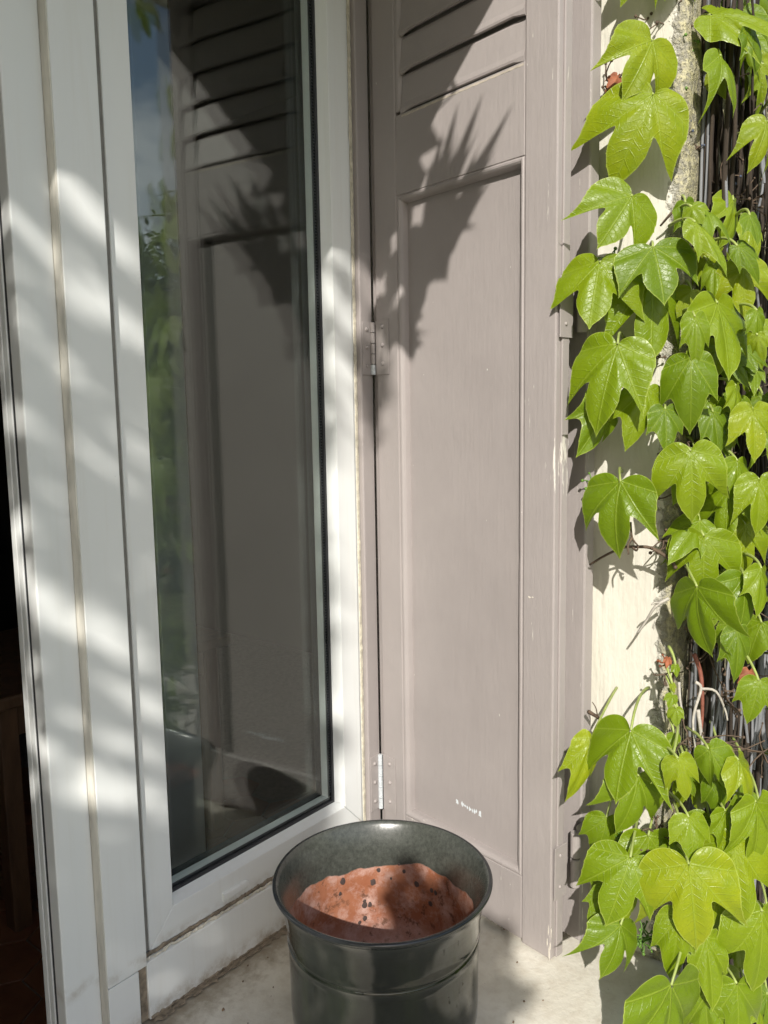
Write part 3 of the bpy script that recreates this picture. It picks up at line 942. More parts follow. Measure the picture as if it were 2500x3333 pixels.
def mat_leaf():
    k = NT('vine_leaf')
    uv = k.n('ShaderNodeUVMap')
    sx = k.n('ShaderNodeSeparateXYZ'); k.l(uv.outputs[0], sx.inputs[0])
    wn1 = k.n('ShaderNodeTexNoise'); wn1.inputs['Scale'].default_value = 9.0; wn1.inputs['Detail'].default_value = 2
    k.l(uv.outputs[0], wn1.inputs['Vector'])
    wob = k.math('MULTIPLY', k.math('SUBTRACT', wn1.outputs['Fac'], 0.5), 0.085)
    x = k.math('MULTIPLY', k.math('SUBTRACT', sx.outputs[0], 0.5), 2.5)
    y = k.math('MULTIPLY', k.math('SUBTRACT', sx.outputs[1], 0.3), 2.5)
    best, chev = None, None
    for vx, vy in VEINS:
        al = k.math('ADD', k.math('MULTIPLY', x, vx), k.math('MULTIPLY', y, vy))
        d = k.math('ABSOLUTE', k.math('SUBTRACT', k.math('MULTIPLY', x, vy), k.math('MULTIPLY', y, vx)))
        d = k.math('ADD', d, k.math('MULTIPLY', k.math('MAXIMUM', k.math('MULTIPLY', al, -1.0), 0.0), 3.0))
        fr = k.math('PINGPONG', k.math('ADD', k.math('SUBTRACT', al, k.math('MULTIPLY', d, 0.75)), wob), 0.062)
        if best is None: best, chev = d, fr
        else:
            lt = k.math('LESS_THAN', d, best)
            chev = k.fmix(lt, chev, fr)
            best = k.math('MINIMUM', best, d)
    main = k.smooth(best, 0.004, 0.016, 1.0, 0.0)
    sec = k.math('MULTIPLY', k.smooth(chev, 0.0, 0.010, 1.0, 0.0), k.smooth(best, 0.0, 0.28, 1.0, 0.25))
    net = k.n('ShaderNodeTexVoronoi', feature='DISTANCE_TO_EDGE'); net.inputs['Scale'].default_value = 42
    k.l(uv.outputs[0], net.inputs['Vector'])
    netl = k.smooth(net.outputs['Distance'], 0.0, 0.06, 1.0, 0.0)
    oi = k.n('ShaderNodeObjectInfo')
    rv = oi.outputs['Random']
    base = k.ramp(rv, [(0.0, (0.105, 0.175, 0.006)), (0.3, (0.155, 0.235, 0.005)), (0.75, (0.215, 0.290, 0.006)), (1.0, (0.285, 0.335, 0.008))])
    nz = k.noise(22, 4, 0.6)
    c = k.mix(k.ramp(nz, [(0.35, 0), (0.65, 0.55)]), base, (0.145, 0.225, 0.005))
    c = k.mix(k.math('MULTIPLY', main, 0.5), c, (0.28, 0.37, 0.04))
    c = k.mix(k.math('MULTIPLY', sec, 0.08), c, (0.29, 0.40, 0.03))
    at = k.n('ShaderNodeAttribute', attribute_name='edge')
    rim = k.smooth(at.outputs['Fac'], 0.966, 0.995)
    c = k.mix(k.math('MULTIPLY', rim, 0.6), c, (0.42, 0.50, 0.10))
    k.set(color=c, rough=k.ramp(k.noise(35, 4, 0.6), [(0.3, 0.30), (0.7, 0.46)]), spec=0.42)
    hgt = k.math('ADD', k.math('MULTIPLY', main, -1.0), k.math('MULTIPLY', sec, -0.7))
    hgt = k.math('ADD', hgt, k.math('MULTIPLY', netl, -0.22))
    b1 = k.bump(hgt, 0.42, 0.0018)
    k.bump(k.noise(60, 3, 0.6), 0.25, 0.004, b1)
    tr = k.n('ShaderNodeBsdfTranslucent')
    k.l(k.mix(0.5, c, (0.30, 0.46, 0.006)), tr.inputs['Color'])
    mx = k.n('ShaderNodeMixShader'); mx.inputs[0].default_value = 0.24
    k.l(k.b.outputs[0], mx.inputs[1]); k.l(tr.outputs[0], mx.inputs[2])
    k.l(mx.outputs[0], k.out.inputs['Surface'])
    return k.m
M_LEAF = mat_leaf()
M_PETIOLE = mat_simple('petiole', (0.30, 0.36, 0.10), 0.5, 0.2, 60)
M_BARK = mat_simple('vine_bark', (0.036, 0.026, 0.018), 0.95, 0.75, 60, 1.0, stretch=(1, 1, 0.15))
M_GREY = mat_simple('weathered_grey_stem', (0.185, 0.19, 0.20), 0.75, 0.35, 70, 0.6, stretch=(1, 1, 0.06))
M_TWIG = mat_simple('dry_twig', (0.11, 0.075, 0.05), 0.8, 0.3, 120)
M_TWIG_PALE = mat_simple('bleached_twig', (0.42, 0.39, 0.34), 0.8, 0.25, 120)
M_RUST = mat_simple('withered_leaf', (0.24, 0.075, 0.03), 0.7, 0.4, 60)
M_BUD = mat_simple('green_bud', (0.10, 0.20, 0.03), 0.5, 0.3, 90)
M_BERRY = mat_simple('blue_berry', (0.06, 0.08, 0.13), 0.6, 0.3, 60)

vine = empty('climbing_vine', (1.16, 0.33, GROUND), 'lush lime green three-lobed climbing vine on the wall corner beside the shutter', 'vine')

def place_leaf(B, T, n0, var, wid, fold, droop, ruff, seed, parent, petiole_to=None, twist=0.0):
    yv = (T - B); L = yv.length / 1.2; yv.normalize()
    nn = (n0 - yv * n0.dot(yv)).normalized()
    nn.rotate(Matrix.Rotation(random.Random(seed * 7 + 1).gauss(0, 0.24), 3, yv))
    xv = yv.cross(nn)
    V, UV, ED, Fs = leaf_geometry(var, fold, droop, ruff, seed, twist)
    WV = [B + xv * (v.x * L * wid * 1.10) + yv * (v.y * L) + nn * (v.z * L) for v in V]
    o = mesh_obj('leaf', WV, Fs, M_LEAF, parent, True, UV, ED)
    if petiole_to is not None:
        mid = B.lerp(petiole_to, 0.45) + nn * (0.10 * (petiole_to - B).length) + Vector((0, 0, 0.15 * (petiole_to - B).length))
        pts = []
        b2 = B + nn * (V[0].z * L * 0.3)
        for i in range(9):
            t = i / 8
            pts.append(b2 * (1 - t) ** 2 + mid * 2 * t * (1 - t) + petiole_to * t * t)
        v, f = tube(pts, [0.0016 + 0.0007 * i / 8 for i in range(9)], 6)
        mesh_obj('petiole', v, f, M_PETIOLE, o, True)
    return o

def surf_depth(x):
    if x < 2190: return 1.150 - 0.08 * (x - 1905) / 285
    return 1.07 + 0.10 * (x - 2190) / 310

# (base x, base y, tip x, tip y, base gap, tip gap, width, variant): photo pixels and centimetres off the wall
LEAVES = [
 (2124,130,2058,300,9,10,1.12,0),(2126,307,2008,553,9,9.5,0.95,1),(2056,637,1962,790,11,12,1.12,3),
 (2125,803,2172,965,8.5,11,1.28,2),(1952,852,1914,1056,11.5,13,1.02,1),(2118,880,2136,1176,6,7,0.80,0),
 (2011,1119,1922,1394,11.5,12,0.86,2),(1992,1290,1905,1486,7.5,9,0.74,4),(2248,1165,2254,1389,9,10,0.80,4),
 (2105,1262,2052,1453,6.5,7.5,0.74,4),(2165,1330,2178,1470,6,7,0.86,4),(2248,1467,2258,1693,9.5,10.5,0.82,1),
 (2020,1567,1970,1792,9.5,10.5,1.04,2),(2291,1744,2289,1941,9,9.5,1.02,0),(2269,1909,2261,2133,10,11,0.98,1),
 (2375,1590,2350,1770,12,13,0.86,3),(2425,1705,2428,1870,12,13,0.80,0),(2420,1876,2440,2068,16,17,0.92,1),
 (2400,2050,2412,2226,15,16,0.60,4),(2375,2030,2358,2163,12,12,0.55,4),
 (2312,48,2590,70,11,16,0.62,0),(2345,180,2440,330,14,15,0.66,3),(2327,231,2386,318,9,9,0.85,4),
 (2497,395,2470,533,19,20,0.80,0),(2440,95,2490,225,18,18,0.85,4),(2390,50,2360,100,12,12,1.1,4),
 (2251,672,2287,718,10,11,1.25,4),(2294,680,2420,768,13,15,0.62,1),(2440,700,2480,790,20,21,0.85,4),
 (2262,722,2395,862,12,14,0.52,4),(2400,800,2488,895,17,19,0.60,4),(2417,870,2430,1030,15,15,0.90,3),
 (2335,985,2400,1225,13,15,0.86,1),(2262,1030,2279,1187,10,11,0.60,4),(2463,1010,2487,1120,21,21,0.7,4),
 (2466,1090,2488,1175,21,21,0.6,4),
 (2054,2377,1988,2606,10,12,1.00,3),(1925,2400,1879,2622,9,11,0.52,4),(2077,2525,2047,2735,8,9.5,0.90,1),
 (2187,2472,2177,2620,8,9,0.60,4),(2207,2468,2248,2612,11,12,0.74,2),(2308,2438,2400,2600,13,15,0.62,0),
 (2403,2473,2490,2620,17,19,0.85,1),(2242,2660,2270,2815,10,12,0.95,4),(2052,2790,1976,3021,11,13,1.02,2),
 (2242,2812,2278,3126,12,14,0.92,3),(2388,2731,2425,3035,16,19,0.70,1),(1985,2900,1918,3020,8,9,0.75,4),
 (2040,2890,2030,3060,8,9,0.66,4),(2020,3010,2000,3196,9,12,0.95,3),(2210,2975,2184,3211,9,10,0.62,4),
 (2185,3206,2176,3560,12,12,0.84,0),(2298,3051,2340,3305,12,14,0.60,4),(2480,2965,2492,3270,21,22,0.62,1),
 (2360,2640,2372,2790,14,15,0.8,4),(2460,2610,2490,2850,20,21,0.70,0),(2398,3201,2420,3460,16,17,0.75,2),
 (2295,3240,2310,3480,10,11,0.7,1),(2470,2215,2445,2358,20,21,0.8,4),(1975,2660,1945,2810,5,5.5,0.85,4),
 (1990,2800,1960,2960,4.5,5,0.95,4),(2110,2720,2120,2960,5,6,0.9,4),(2330,2540,2345,2680,11,12,0.7,4),
 (2320,1340,2352,1480,9,10,0.7,4),(2400,1500,2412,1640,14,15,0.8,4),(2470,1560,2480,1740,20,21,0.75,0),
 (2450,1330,2470,1500,18,19,0.75,1),(2478,1850,2486,2010,20,21,0.7,4),(2395,1255,2410,1390,13,14,0.7,4),
 (2110,-190,2030,-22,9,9,0.95,0),(2215,-170,2170,-15,8,8,0.9,1),(2325,860,2318,975,9,10,0.6,4),(2232,1520,2200,1640,5,6,0.8,4),(2340,2880,2352,3080,11,12,0.7,4),
]
n_base = Vector((-0.70, -0.56, 0.40))
for i, (bx, by, tx, ty, gb, gt, wd, var) in enumerate(LEAVES):
    r_ = random.Random(900 + i)
    gk = 0.01 if bx < 2280 else 0.0078
    B = px(bx, by, surf_depth(bx) - gb * gk)
    T = px(tx, ty, surf_depth(bx) - gt * gk)
    n0 = n_base + Vector((r_.uniform(-.38, .38), r_.uniform(-.38, .38), r_.uniform(-.28, .30)))
    v = var + 5 * (i % 2) if var != 4 else (4 if r_.random() < .6 else 9)
    end = B + Vector((0.035 + 0.03 * r_.random(), 0.03 + 0.025 * r_.random(), 0.03 - 0.05 * r_.random()))
    if bx < 2200: end = Vector((XR + 0.005, min(end.y + 0.0, 0.46), end.z)) if B.x < XR - 0.02 else end
    place_leaf(B, T, n0, v, wd, 0.20 + 0.34 * r_.random(), 0.14 + 0.38 * r_.random(), 0.010 + 0.018 * r_.random(), 300 + i, vine, end, r_.uniform(-.12, .12))
ru = random.Random(515)
got = 0
while got < 72:
    bx, by = ru.uniform(2205, 2500), ru.uniform(-60, 3330)
    if bx < 2430 and 60 < by < 640: continue
    if bx < 2440 and 2010 < by < 2430: continue
    if bx < 2250 and 1150 < by < 2450: continue
    got += 1
    back = ru.uniform(0.015, 0.055)
    dep = surf_depth(bx) - back - 0.02 * (bx > 2350)
    ln = ru.uniform(75, 165)
    a_ = ru.gauss(0.0, 0.38)
    B = px(bx, by, dep)
    T = px(bx + math.sin(a_) * ln, by + math.cos(a_) * ln, dep - ru.uniform(-0.01, 0.03))
    place_leaf(B, T, n_base + Vector((ru.uniform(-.5, .5), ru.uniform(-.5, .5), ru.uniform(-.35, .4))), ru.randrange(10), ru.uniform(.6, 1.05), ru.uniform(.2, .6), ru.uniform(.1, .55), ru.uniform(.01, .03), 9000 + got, vine, B + Vector((0.05, 0.03, 0.02)), ru.uniform(-.25, .25))
# small young leaves on a shoot by the corner
for i, (bx, by, tx, ty, w_) in enumerate(((2199, 2165, 2205, 2205, .9), (2190, 2262, 2178, 2306, 1.0), (2200, 2305, 2200, 2366, 0.9), (2194, 2388, 2196, 2440, 1.1), (2188, 2225, 2196, 2256, .7), (2210, 2330, 2212, 2360, .6))):
    B = px(bx, by, 1.045); T = px(tx, ty, 1.040)
    place_leaf(B, T, n_base + Vector((0.1 * (i % 2), -0.1, 0)), 4, w_, 0.2, 0.15, 0.01, 700 + i, vine, B + Vector((0.012, 0.014, 0.02)))
# the vine goes on along the wall beyond the frame, above it and over the lintel
for i in range(90):
    r_ = random.Random(4000 + i)
    if i < 46:
        x, z = r_.uniform(1.52, 2.6), r_.uniform(-0.5, 2.3)
    elif i < 70:
        x, z = r_.uniform(1.08, 1.60), r_.uniform(1.52, 2.4)
    else:
        x, z = r_.uniform(1.10, 1.5), r_.uniform(-0.65, -0.18)
    B = Vector((x, YF - r_.uniform(0.05, 0.14), z))
    L = r_.uniform(0.07, 0.12)
    T = B + Vector((r_.uniform(-.35, .35), r_.uniform(-.25, .05), -1)).normalized() * L
    place_leaf(B, T, Vector((r_.uniform(-.5, .2), -1, r_.uniform(.1, .6))), r_.randrange(10), r_.uniform(.75, 1.05), 0.22, 0.2, 0.015, 5000 + i, vine, Vector((x, YF - 0.01, z + 0.02)))

def to_px(p):
    v = p - CAM
    d = v.dot(fwd)
    return IMG_W / 2 + F_PX * v.dot(cam_r) / d, IMG_H / 2 - F_PX * v.dot(cam_u) / d
cnt, tries = 0, 0
rv2 = random.Random(88)
while cnt < 50 and tries < 4000:
    tries += 1
    B = Vector((rv2.uniform(1.06, 1.50), rv2.uniform(0.13, 0.31), rv2.uniform(0.05, 1.75)))
    if to_px(B)[0] < 2640: continue
    L = rv2.uniform(0.07, 0.125)
    T = B + Vector((rv2.uniform(-.3, .4), rv2.uniform(-.35, .1), -1)).normalized() * L
    if to_px(T)[0] < 2560: continue
    place_leaf(B, T, n_base + Vector((rv2.uniform(-.3, .5), rv2.uniform(-.4, .2), rv2.uniform(-.2, .3))), rv2.randrange(10), rv2.uniform(.75, 1.05), 0.25, 0.25, 0.015, 8000 + cnt, vine, Vector((B.x + 0.22, YF - 0.02, B.z - 0.03)))
    cnt += 1

# woody stems on the corner and the rough wall
def stem(x0, y0, r0, z0, z1, seed, mat, name='stem', amp=0.012, taper=0.6):
    r_ = random.Random(seed)
    pts, rad = [], []
    n = int((z1 - z0) / 0.035) + 2
    for i in range(n):
        z = z0 + (z1 - z0) * i / (n - 1)
        pts.append(Vector((max(1.138 + 0.01 * mnoise.noise(Vector((z * 5, seed, 1))), x0 + mnoise.noise(Vector((z * 3.1, seed, 0))) * amp + mnoise.noise(Vector((z * 11, seed, 4))) * amp * .3),
                           y0 + mnoise.noise(Vector((z * 2.7, seed, 9))) * min(amp, .03) * .4, z)))
        rad.append(r0 * (1 - (1 - taper) * i / (n - 1)) * (1 + 0.18 * mnoise.noise(Vector((z * 14, seed, 2)))))
    v, f = tube(pts, rad, 7)
    return mesh_obj(name, v, f, mat, vine, True)
for i in range(110):
    r_ = random.Random(60 + i)
    x = 1.118 + 0.62 * r_.random() ** 1.4
    z0 = GROUND if r_.random() < .4 else r_.uniform(-.5, 1.0)
    stem(x, YF - 0.006 - r_.random() * 0.034, r_.uniform(0.0010, 0.0044), z0, z0 + r_.uniform(0.5, 1.9), 60 + i, M_BARK if r_.random() < 0.86 else M_GREY, 'stem', r_.uniform(0.03, 0.13))
for i in range(7):
    r_ = random.Random(160 + i)
    stem(1.19 + 0.07 * i, YF - 0.022 - r_.random() * .02, r_.uniform(0.004, 0.008), GROUND, 2.5, 160 + i, M_BARK, 'stem', 0.02)
# flat weathered grey strips of old bark that hang among the stems
def strip(x, y, z0, ln, w, seed):
    r_ = random.Random(seed)
    V, Fs = [], []
    n = 18
    ang = r_.uniform(-0.5, 0.9)
    d = Vector((math.cos(ang), math.sin(ang) * -1, 0))
    nn = Vector((d.y, -d.x, 0))
    if nn.y > 0: nn = -nn
    lean = r_.uniform(-0.14, 0.14)
    for i in range(n + 1):
        t = i / n
        ww = w * (math.sin(math.pi * min(1, t * 0.94 + 0.06)) ** 0.55) * 0.5
        c = Vector((x + lean * ln * t + 0.006 * mnoise.noise(Vector((t * 3, seed, 1))), y + 0.01 * mnoise.noise(Vector((t * 2, seed, 7))), z0 + ln * t))
        for u, o in ((-1, 0), (-.5, .0020), (0, .0032), (.5, .0020), (1, 0), (0, -.0012)):
            V.append(c + d * (ww * u) + nn * o)
    for i in range(n):
        for k in range(6):
            a, b = i * 6 + k, i * 6 + (k + 1) % 6
            Fs.append((a, b, b + 6, a + 6))
    return mesh_obj('bark_strip', V, Fs, M_GREY, vine, True)
for i in range(46):
    r_ = random.Random(260 + i)
    strip(1.105 + 0.40 * r_.random() ** 1.2, YF - 0.024 - 0.028 * r_.random(), r_.uniform(-0.25, 1.15) if i > 28 else r_.uniform(0.10, 0.40), r_.uniform(0.10, 0.26), r_.uniform(0.006, 0.017), 260 + i)

# thin twigs, tendrils with pads, berries
def twig(pts_px, r, mat, name='twig', d0=None):
    pts = [px(x, y, d) for x, y, d in pts_px]
    fine = []
    for i in range(len(pts) - 1):
        for j in range(4):
            t = j / 4
            p0, p1, p2, p3 = pts[max(i - 1, 0)], pts[i], pts[i + 1], pts[min(i + 2, len(pts) - 1)]
            fine.append(0.5 * ((2 * p1) + (p2 - p0) * t + (2 * p0 - 5 * p1 + 4 * p2 - p3) * t * t + (3 * p1 - p0 - 3 * p2 + p3) * t ** 3))
    fine.append(pts[-1])
    v, f = tube(fine, [r * (1 - 0.5 * i / len(fine)) for i in range(len(fine))], 6)
    return mesh_obj(name, v, f, mat, vine, True)
D = 1.06
twig([(2200, 1850, 1.055), (2180, 1820, 1.055), (2120, 1784, 1.065), (2070, 1780, 1.075), (2030, 1782, 1.085), (1970, 1808, 1.105), (1920, 1838, 1.13)], 0.0028, M_TWIG)
twig([(2176, 1948, 1.06), (2145, 1965, 1.06), (2125, 1985, 1.065), (2104, 2020, 1.075), (2074, 2062, 1.085)], 0.0026, M_TWIG_PALE)
twig([(2145, 1962, 1.06), (2130, 1962, 1.055), (2122, 1968, 1.05)], 0.002, M_TWIG_PALE)
twig([(2052, 1700, 1.04), (2058, 1750, 1.045), (2076, 1775, 1.05)], 0.0018, M_TWIG)
twig([(2058, 1750, 1.045), (2044, 1775, 1.045), (2046, 1805, 1.045)], 0.0018, M_TWIG)
twig([(2060, 1782, 1.06), (2072, 1792, 1.05), (2078, 1778, 1.045)], 0.0018, M_TWIG)
twig([(1915, 2316, 1.135), (1945, 2334, 1.12), (1968, 2350, 1.10)], 0.003, M_TWIG)
twig([(1945, 2332, 1.12), (1940, 2305, 1.115), (1928, 2285, 1.115)], 0.0011, M_TWIG)
twig([(2250, 240, 1.05), (2190, 270, 1.04), (2140, 300, 1.03)], 0.0026, M_PETIOLE, 'petiole')
twig([(2345, 195, 1.05), (2290, 225, 1.06), (2238, 260, 1.06)], 0.0026, M_PETIOLE, 'petiole')
twig([(2310, 55, 1.03), (2270, 95, 1.06), (2236, 130, 1.07)], 0.0028, M_PETIOLE, 'petiole')
twig([(2450, 425, 1.08), (2410, 432, 1.12), (2376, 450, 1.14)], 0.0024, M_PETIOLE, 'petiole')
twig([(2210, 672, 1.03), (2180, 700, 1.035), (2150, 735, 1.05)], 0.0024, M_TWIG)
twig([(2064, 672, 1.03), (2080, 720, 1.05), (2092, 770, 1.06)], 0.0024, M_PETIOLE, 'petiole')
twig([(2260, 2130, 1.05), (2280, 2190, 1.055), (2286, 2260, 1.055), (2286, 2330, 1.06), (2282, 2380, 1.06)], 0.0034, mat_simple('red_stem', (0.22, 0.075, 0.05), 0.6, 0.3, 90))
twig([(2264, 2220, 1.05), (2282, 2240, 1.05), (2262, 2310, 1.05), (2256, 2360, 1.05), (2264, 2440, 1.05)], 0.0024, M_TWIG_PALE)
twig([(2272, 2310, 1.05), (2280, 2370, 1.05), (2288, 2440, 1.05), (2284, 2470, 1.05)], 0.0028, M_TWIG_PALE)
twig([(2282, 2242, 1.05), (2330, 2250, 1.05), (2360, 2310, 1.055), (2368, 2345, 1.055)], 0.0020, M_TWIG_PALE)
twig([(2210, 2220, 1.05), (2214, 2280, 1.05), (2226, 2340, 1.05)], 0.0022, M_TWIG_PALE)
twig([(2202, 2150, 1.055), (2192, 2200, 1.055), (2186, 2260, 1.055), (2184, 2330, 1.055), (2190, 2390, 1.055)], 0.0022, M_TWIG)
twig([(2200, 428, 1.05), (2260, 470, 1.06), (2310, 530, 1.09)], 0.0016, M_TWIG)
rt = random.Random(77)
def tendril_cluster(cx_, cy_, dep, n, spread, mat, berry=None, upw=0):
    parts, ber = [], []
    for i in range(n):
        a = rt.uniform(0, 6.28)
        p = px(cx_, cy_, dep)
        pts = [p]
        d = (cam_r * math.cos(a) + cam_u * (math.sin(a) + upw) - fwd * rt.uniform(-.2, .5)).normalized()
        for k in range(4):
            d = (d + Vector((rt.uniform(-.5, .5), rt.uniform(-.5, .5), rt.uniform(-.5, .5)))).normalized()
            pts.append(pts[-1] + d * spread * 0.25 * rt.uniform(.5, 1.2))
        parts.append(tube(pts, [0.0012, 0.0011, 0.0010, 0.0009, 0.0008], 5))
        pad = pts[-1]
        rr_ = rt.uniform(0.0014, 0.0026)
        sph = [(pad + Vector((math.cos(t) * math.cos(f_), math.sin(t) * math.cos(f_), math.sin(f_))) * rr_) for f_ in (-1.2, -.4, .4, 1.2) for t in [k2 * 1.0472 for k2 in range(6)]]
        fs = []
        for j in range(3):
            for k2 in range(6): fs.append((j * 6 + k2, j * 6 + (k2 + 1) % 6, (j + 1) * 6 + (k2 + 1) % 6, (j + 1) * 6 + k2))
        fs += [tuple(range(6))[::-1], tuple(18 + k2 for k2 in range(6))]
        (ber if berry else parts).append((sph, fs))
    V, Fs = merge(parts)
    o = mesh_obj('tendril', V, Fs, mat, vine, True)
    if ber:
        V, Fs = merge(ber)
        mesh_obj('bud', V, Fs, berry, o, True)
for args in ((1985, 268, 1.075, 9, 0.035, M_TWIG), (1978, 330, 1.08, 5, 0.028, M_TWIG), (2160, 60, 1.05, 12, 0.05, M_TWIG), (2185, 75, 1.05, 8, 0.045, M_TWIG), (2160, 1755, 1.07, 6, 0.026, M_TWIG), (2162, 1785, 1.07, 4, 0.02, M_TWIG),
             (2240, 2400, 1.06, 6, 0.03, M_TWIG), (2150, 2720, 1.05, 12, 0.04, M_TWIG), (2130, 2745, 1.06, 8, 0.035, M_TWIG), (2165, 2195, 1.06, 4, 0.018, M_TWIG), (2175, 2160, 1.06, 4, 0.016, M_RUST),
             (2340, 600, 1.10, 8, 0.05, M_TWIG), (2330, 150, 1.10, 10, 0.06, M_TWIG), (2360, 1000, 1.12, 9, 0.05, M_TWIG), (2300, 880, 1.08, 8, 0.045, M_TWIG), (2100, 1180, 1.07, 8, 0.03, M_TWIG)):
    tendril_cluster(*args)
for args in ((2215, 130, 1.05, 14, 0.03, M_BUD, M_BUD), (2190, 290, 1.05, 12, 0.028, M_BUD, M_BUD), (1985, 850, 1.06, 12, 0.022, M_BUD, M_BUD), (1928, 1570, 1.10, 10, 0.018, M_BUD, M_BUD), (2078, 3060, 1.06, 16, 0.028, M_BUD, M_BUD),
             (2110, 3055, 1.06, 14, 0.024, M_BUD, M_BUD), (2025, 2725, 1.08, 10, 0.018, M_BUD, M_BUD), (2180, 2440, 1.06, 9, 0.018, M_BUD, M_BUD), (2215, 425, 1.06, 4, 0.02, M_TWIG, M_BERRY), (2240, 500, 1.07, 4, 0.03, M_TWIG, M_BERRY), (2370, 570, 1.13, 4, 0.02, M_TWIG, M_BERRY), (2345, 595, 1.13, 3, 0.02, M_TWIG, M_BERRY)):
    tendril_cluster(*args)
for i in range(42):
    xx, yy = rt.uniform(2225, 2500), rt.uniform(-40, 2450)
    tendril_cluster(xx, yy, 1.06 + 0.16 * (xx - 2190) / 310, rt.randrange(5, 10), rt.uniform(0.03, 0.075), M_TWIG)
# withered leaves caught among the stems
for i, (bx, by, tx, ty, dep) in enumerate(((2012, 243, 1985, 275, 1.07), (2440, 2180, 2445, 2260, 1.13), (2175, 2140, 2172, 2166, 1.055), (2330, 380, 2350, 440, 1.12), (2466, 2230, 2460, 2275, 1.15))):
    B, T = px(bx, by, dep), px(tx, ty, dep - 0.01)
    o = place_leaf(B, T, n_base, 9, 0.8, 0.6, 0.6, 0.06, 1700 + i, vine)
    o.name = 'withered_leaf'
    o.data.materials[0] = M_RUST

# vine shoots hanging from the lintel in front of the opening: they fleck the shutter with shade
SH = to_sun
def shadow_src(x, y, k, plane='s'):
    d = (cam_r * ((x - IMG_W / 2) / F_PX) - cam_u * ((y - IMG_H / 2) / F_PX) + fwd)
    if plane == 's': t = (D1 - n_s.dot(CAM)) / n_s.dot(d)
    else: t = (0.885 - CAM.y) / d.y
    return CAM + d * t + SH * k
hang = empty('hanging_vine', (0.45, YF, ZL), 'green vine shoots hanging from the lintel over the window opening', 'vine')
HANG = [ # base px, tip px on the shutter, distance towards the sun, width, variant
 (1405, 660, 1482, 380, .62, .20, 4), (1430, 680, 1550, 358, .64, .20, 4), (1460, 700, 1640, 402, .64, .21, 4), (1470, 730, 1596, 452, .66, .24, 4), (1390, 640, 1436, 455, .60, .24, 4), (1440, 770, 1520, 560, .64, .5, 4), (1400, 760, 1480, 600, .62, .5, 4),
 (1370, 690, 1440, 900, .62, .9, 0), (1330, 800, 1360, 1010, .66, .8, 1), (1330, 880, 1420, 860, .66, .7, 4), (1290, 1000, 1350, 1130, .70, .9, 4), (1310, 1080, 1370, 1090, .70, .6, 3),
 (1270, 600, 1330, 720, .62, 1.0, 0), (1230, 700, 1240, 930, .66, .9, 2), (1250, 960, 1230, 1100, .70, .7, 4), (1330, 560, 1260, 700, .6, 1.0, 1), (1200, 1260, 1240, 1330, .72, .8, 4), (1310, 500, 1360, 640, .6, 1.1, 0),
]
for i, (bx, by, tx, ty, k, wd, var) in enumerate(HANG):
    k += 0.45
    B, T = shadow_src(bx, by, k), shadow_src(tx, ty, k + 0.01)
    r_ = random.Random(6000 + i)
    place_leaf(B, T, SH + Vector((r_.uniform(-.3, .3), r_.uniform(-.3, .3), r_.uniform(-.3, .3))), 10 + var, wd, 0.15, 0.15, 0.012, 6100 + i, hang)
pts = [Vector((0.42, YF - 0.02, ZL + 0.25)), Vector((0.45, YF - 0.06, ZL + 0.05))] + [shadow_src(x, y, k + .45) for x, y, k in ((1300, 480, .6), (1330, 640, .62), (1330, 800, .66), (1290, 960, .70), (1240, 1180, .72))]
v, f = tube(pts, [0.004, 0.004, 0.0035, 0.003, 0.0025, 0.002, 0.0015], 7)
mesh_obj('shoot', v, f, M_TWIG, hang, True)

# ------------------------------------------------------------------ the room behind
def mat_tile():
    k = NT('terracotta_tile')
    n = k.noise(8, 4, 0.6)
    c = k.mix(k.ramp(n, [(0.3, 0), (0.7, 1)]), (0.16, 0.060, 0.028), (0.26, 0.105, 0.05))
    k.set(color=c, rough=0.4)
    k.bump(k.noise(40, 3, 0.5), 0.2, 0.004)
    return k.m
M_TILE = mat_tile()
FLOOR_Z = -0.55
room_floor = box('room_floor', -2.6, 3.2, 1.05, 5.0, FLOOR_Z - 0.1, FLOOR_Z - 0.006, mat_simple('tile_grout', (0.22, 0.19, 0.16), 0.9, 0.2, 60), None)
tag(room_floor, kind='structure')
rr_ = 0.095
hexme = None
for j in range(13):
    for i in range(13):
        x = -0.25 + rr_ * math.sqrt(3) * (i + 0.5 * (j % 2)); y = 1.22 + rr_ * 1.5 * j
        if x > 1.85: continue
        if hexme is None:
            bm = prism_bm([(math.cos(R(30 + 60 * q)) * (rr_ - 0.003), math.sin(R(30 + 60 * q)) * (rr_ - 0.003)) for q in range(6)], 0, 0.006, W, 0.0012, 1)
            ob = bm_obj('floor_tile', bm, M_TILE, room_floor)
            hexme = ob.data
        else:
            ob = bpy.data.objects.new('floor_tile', hexme); col.objects.link(ob); ob.parent = room_floor
        ob.location = (x, y, FLOOR_Z - 0.0058)
M_ROOM = mat_simple('darkened_room', (0.030, 0.024, 0.018), 0.9, 0.1, 5)  # near-black walls and ceiling: the room's shade is put into their colour
for nm, b in (('room_wall_back', (-2.6, 3.2, 5.0, 5.1, -0.65, 2.5)), ('room_wall_left', (-2.7, -2.601, 1.05, 5.1, -0.65, 2.5)), ('room_wall_right', (3.201, 3.3, 1.05, 5.1, -0.65, 2.5)), ('room_ceiling', (-2.7, 3.3, 1.05, 5.1, 2.501, 2.6))):
    tag(box(nm, *b, M_ROOM), kind='structure')
M_WOOD = mat_simple('dark_wood', (0.13, 0.07, 0.035), 0.5, 0.35, 30, 0.2, stretch=(1, 1, 0.2))
ch = empty('wooden_table', (1.25, 2.30, FLOOR_Z), 'dark brown wooden table standing in the room on terracotta tiles', 'table')
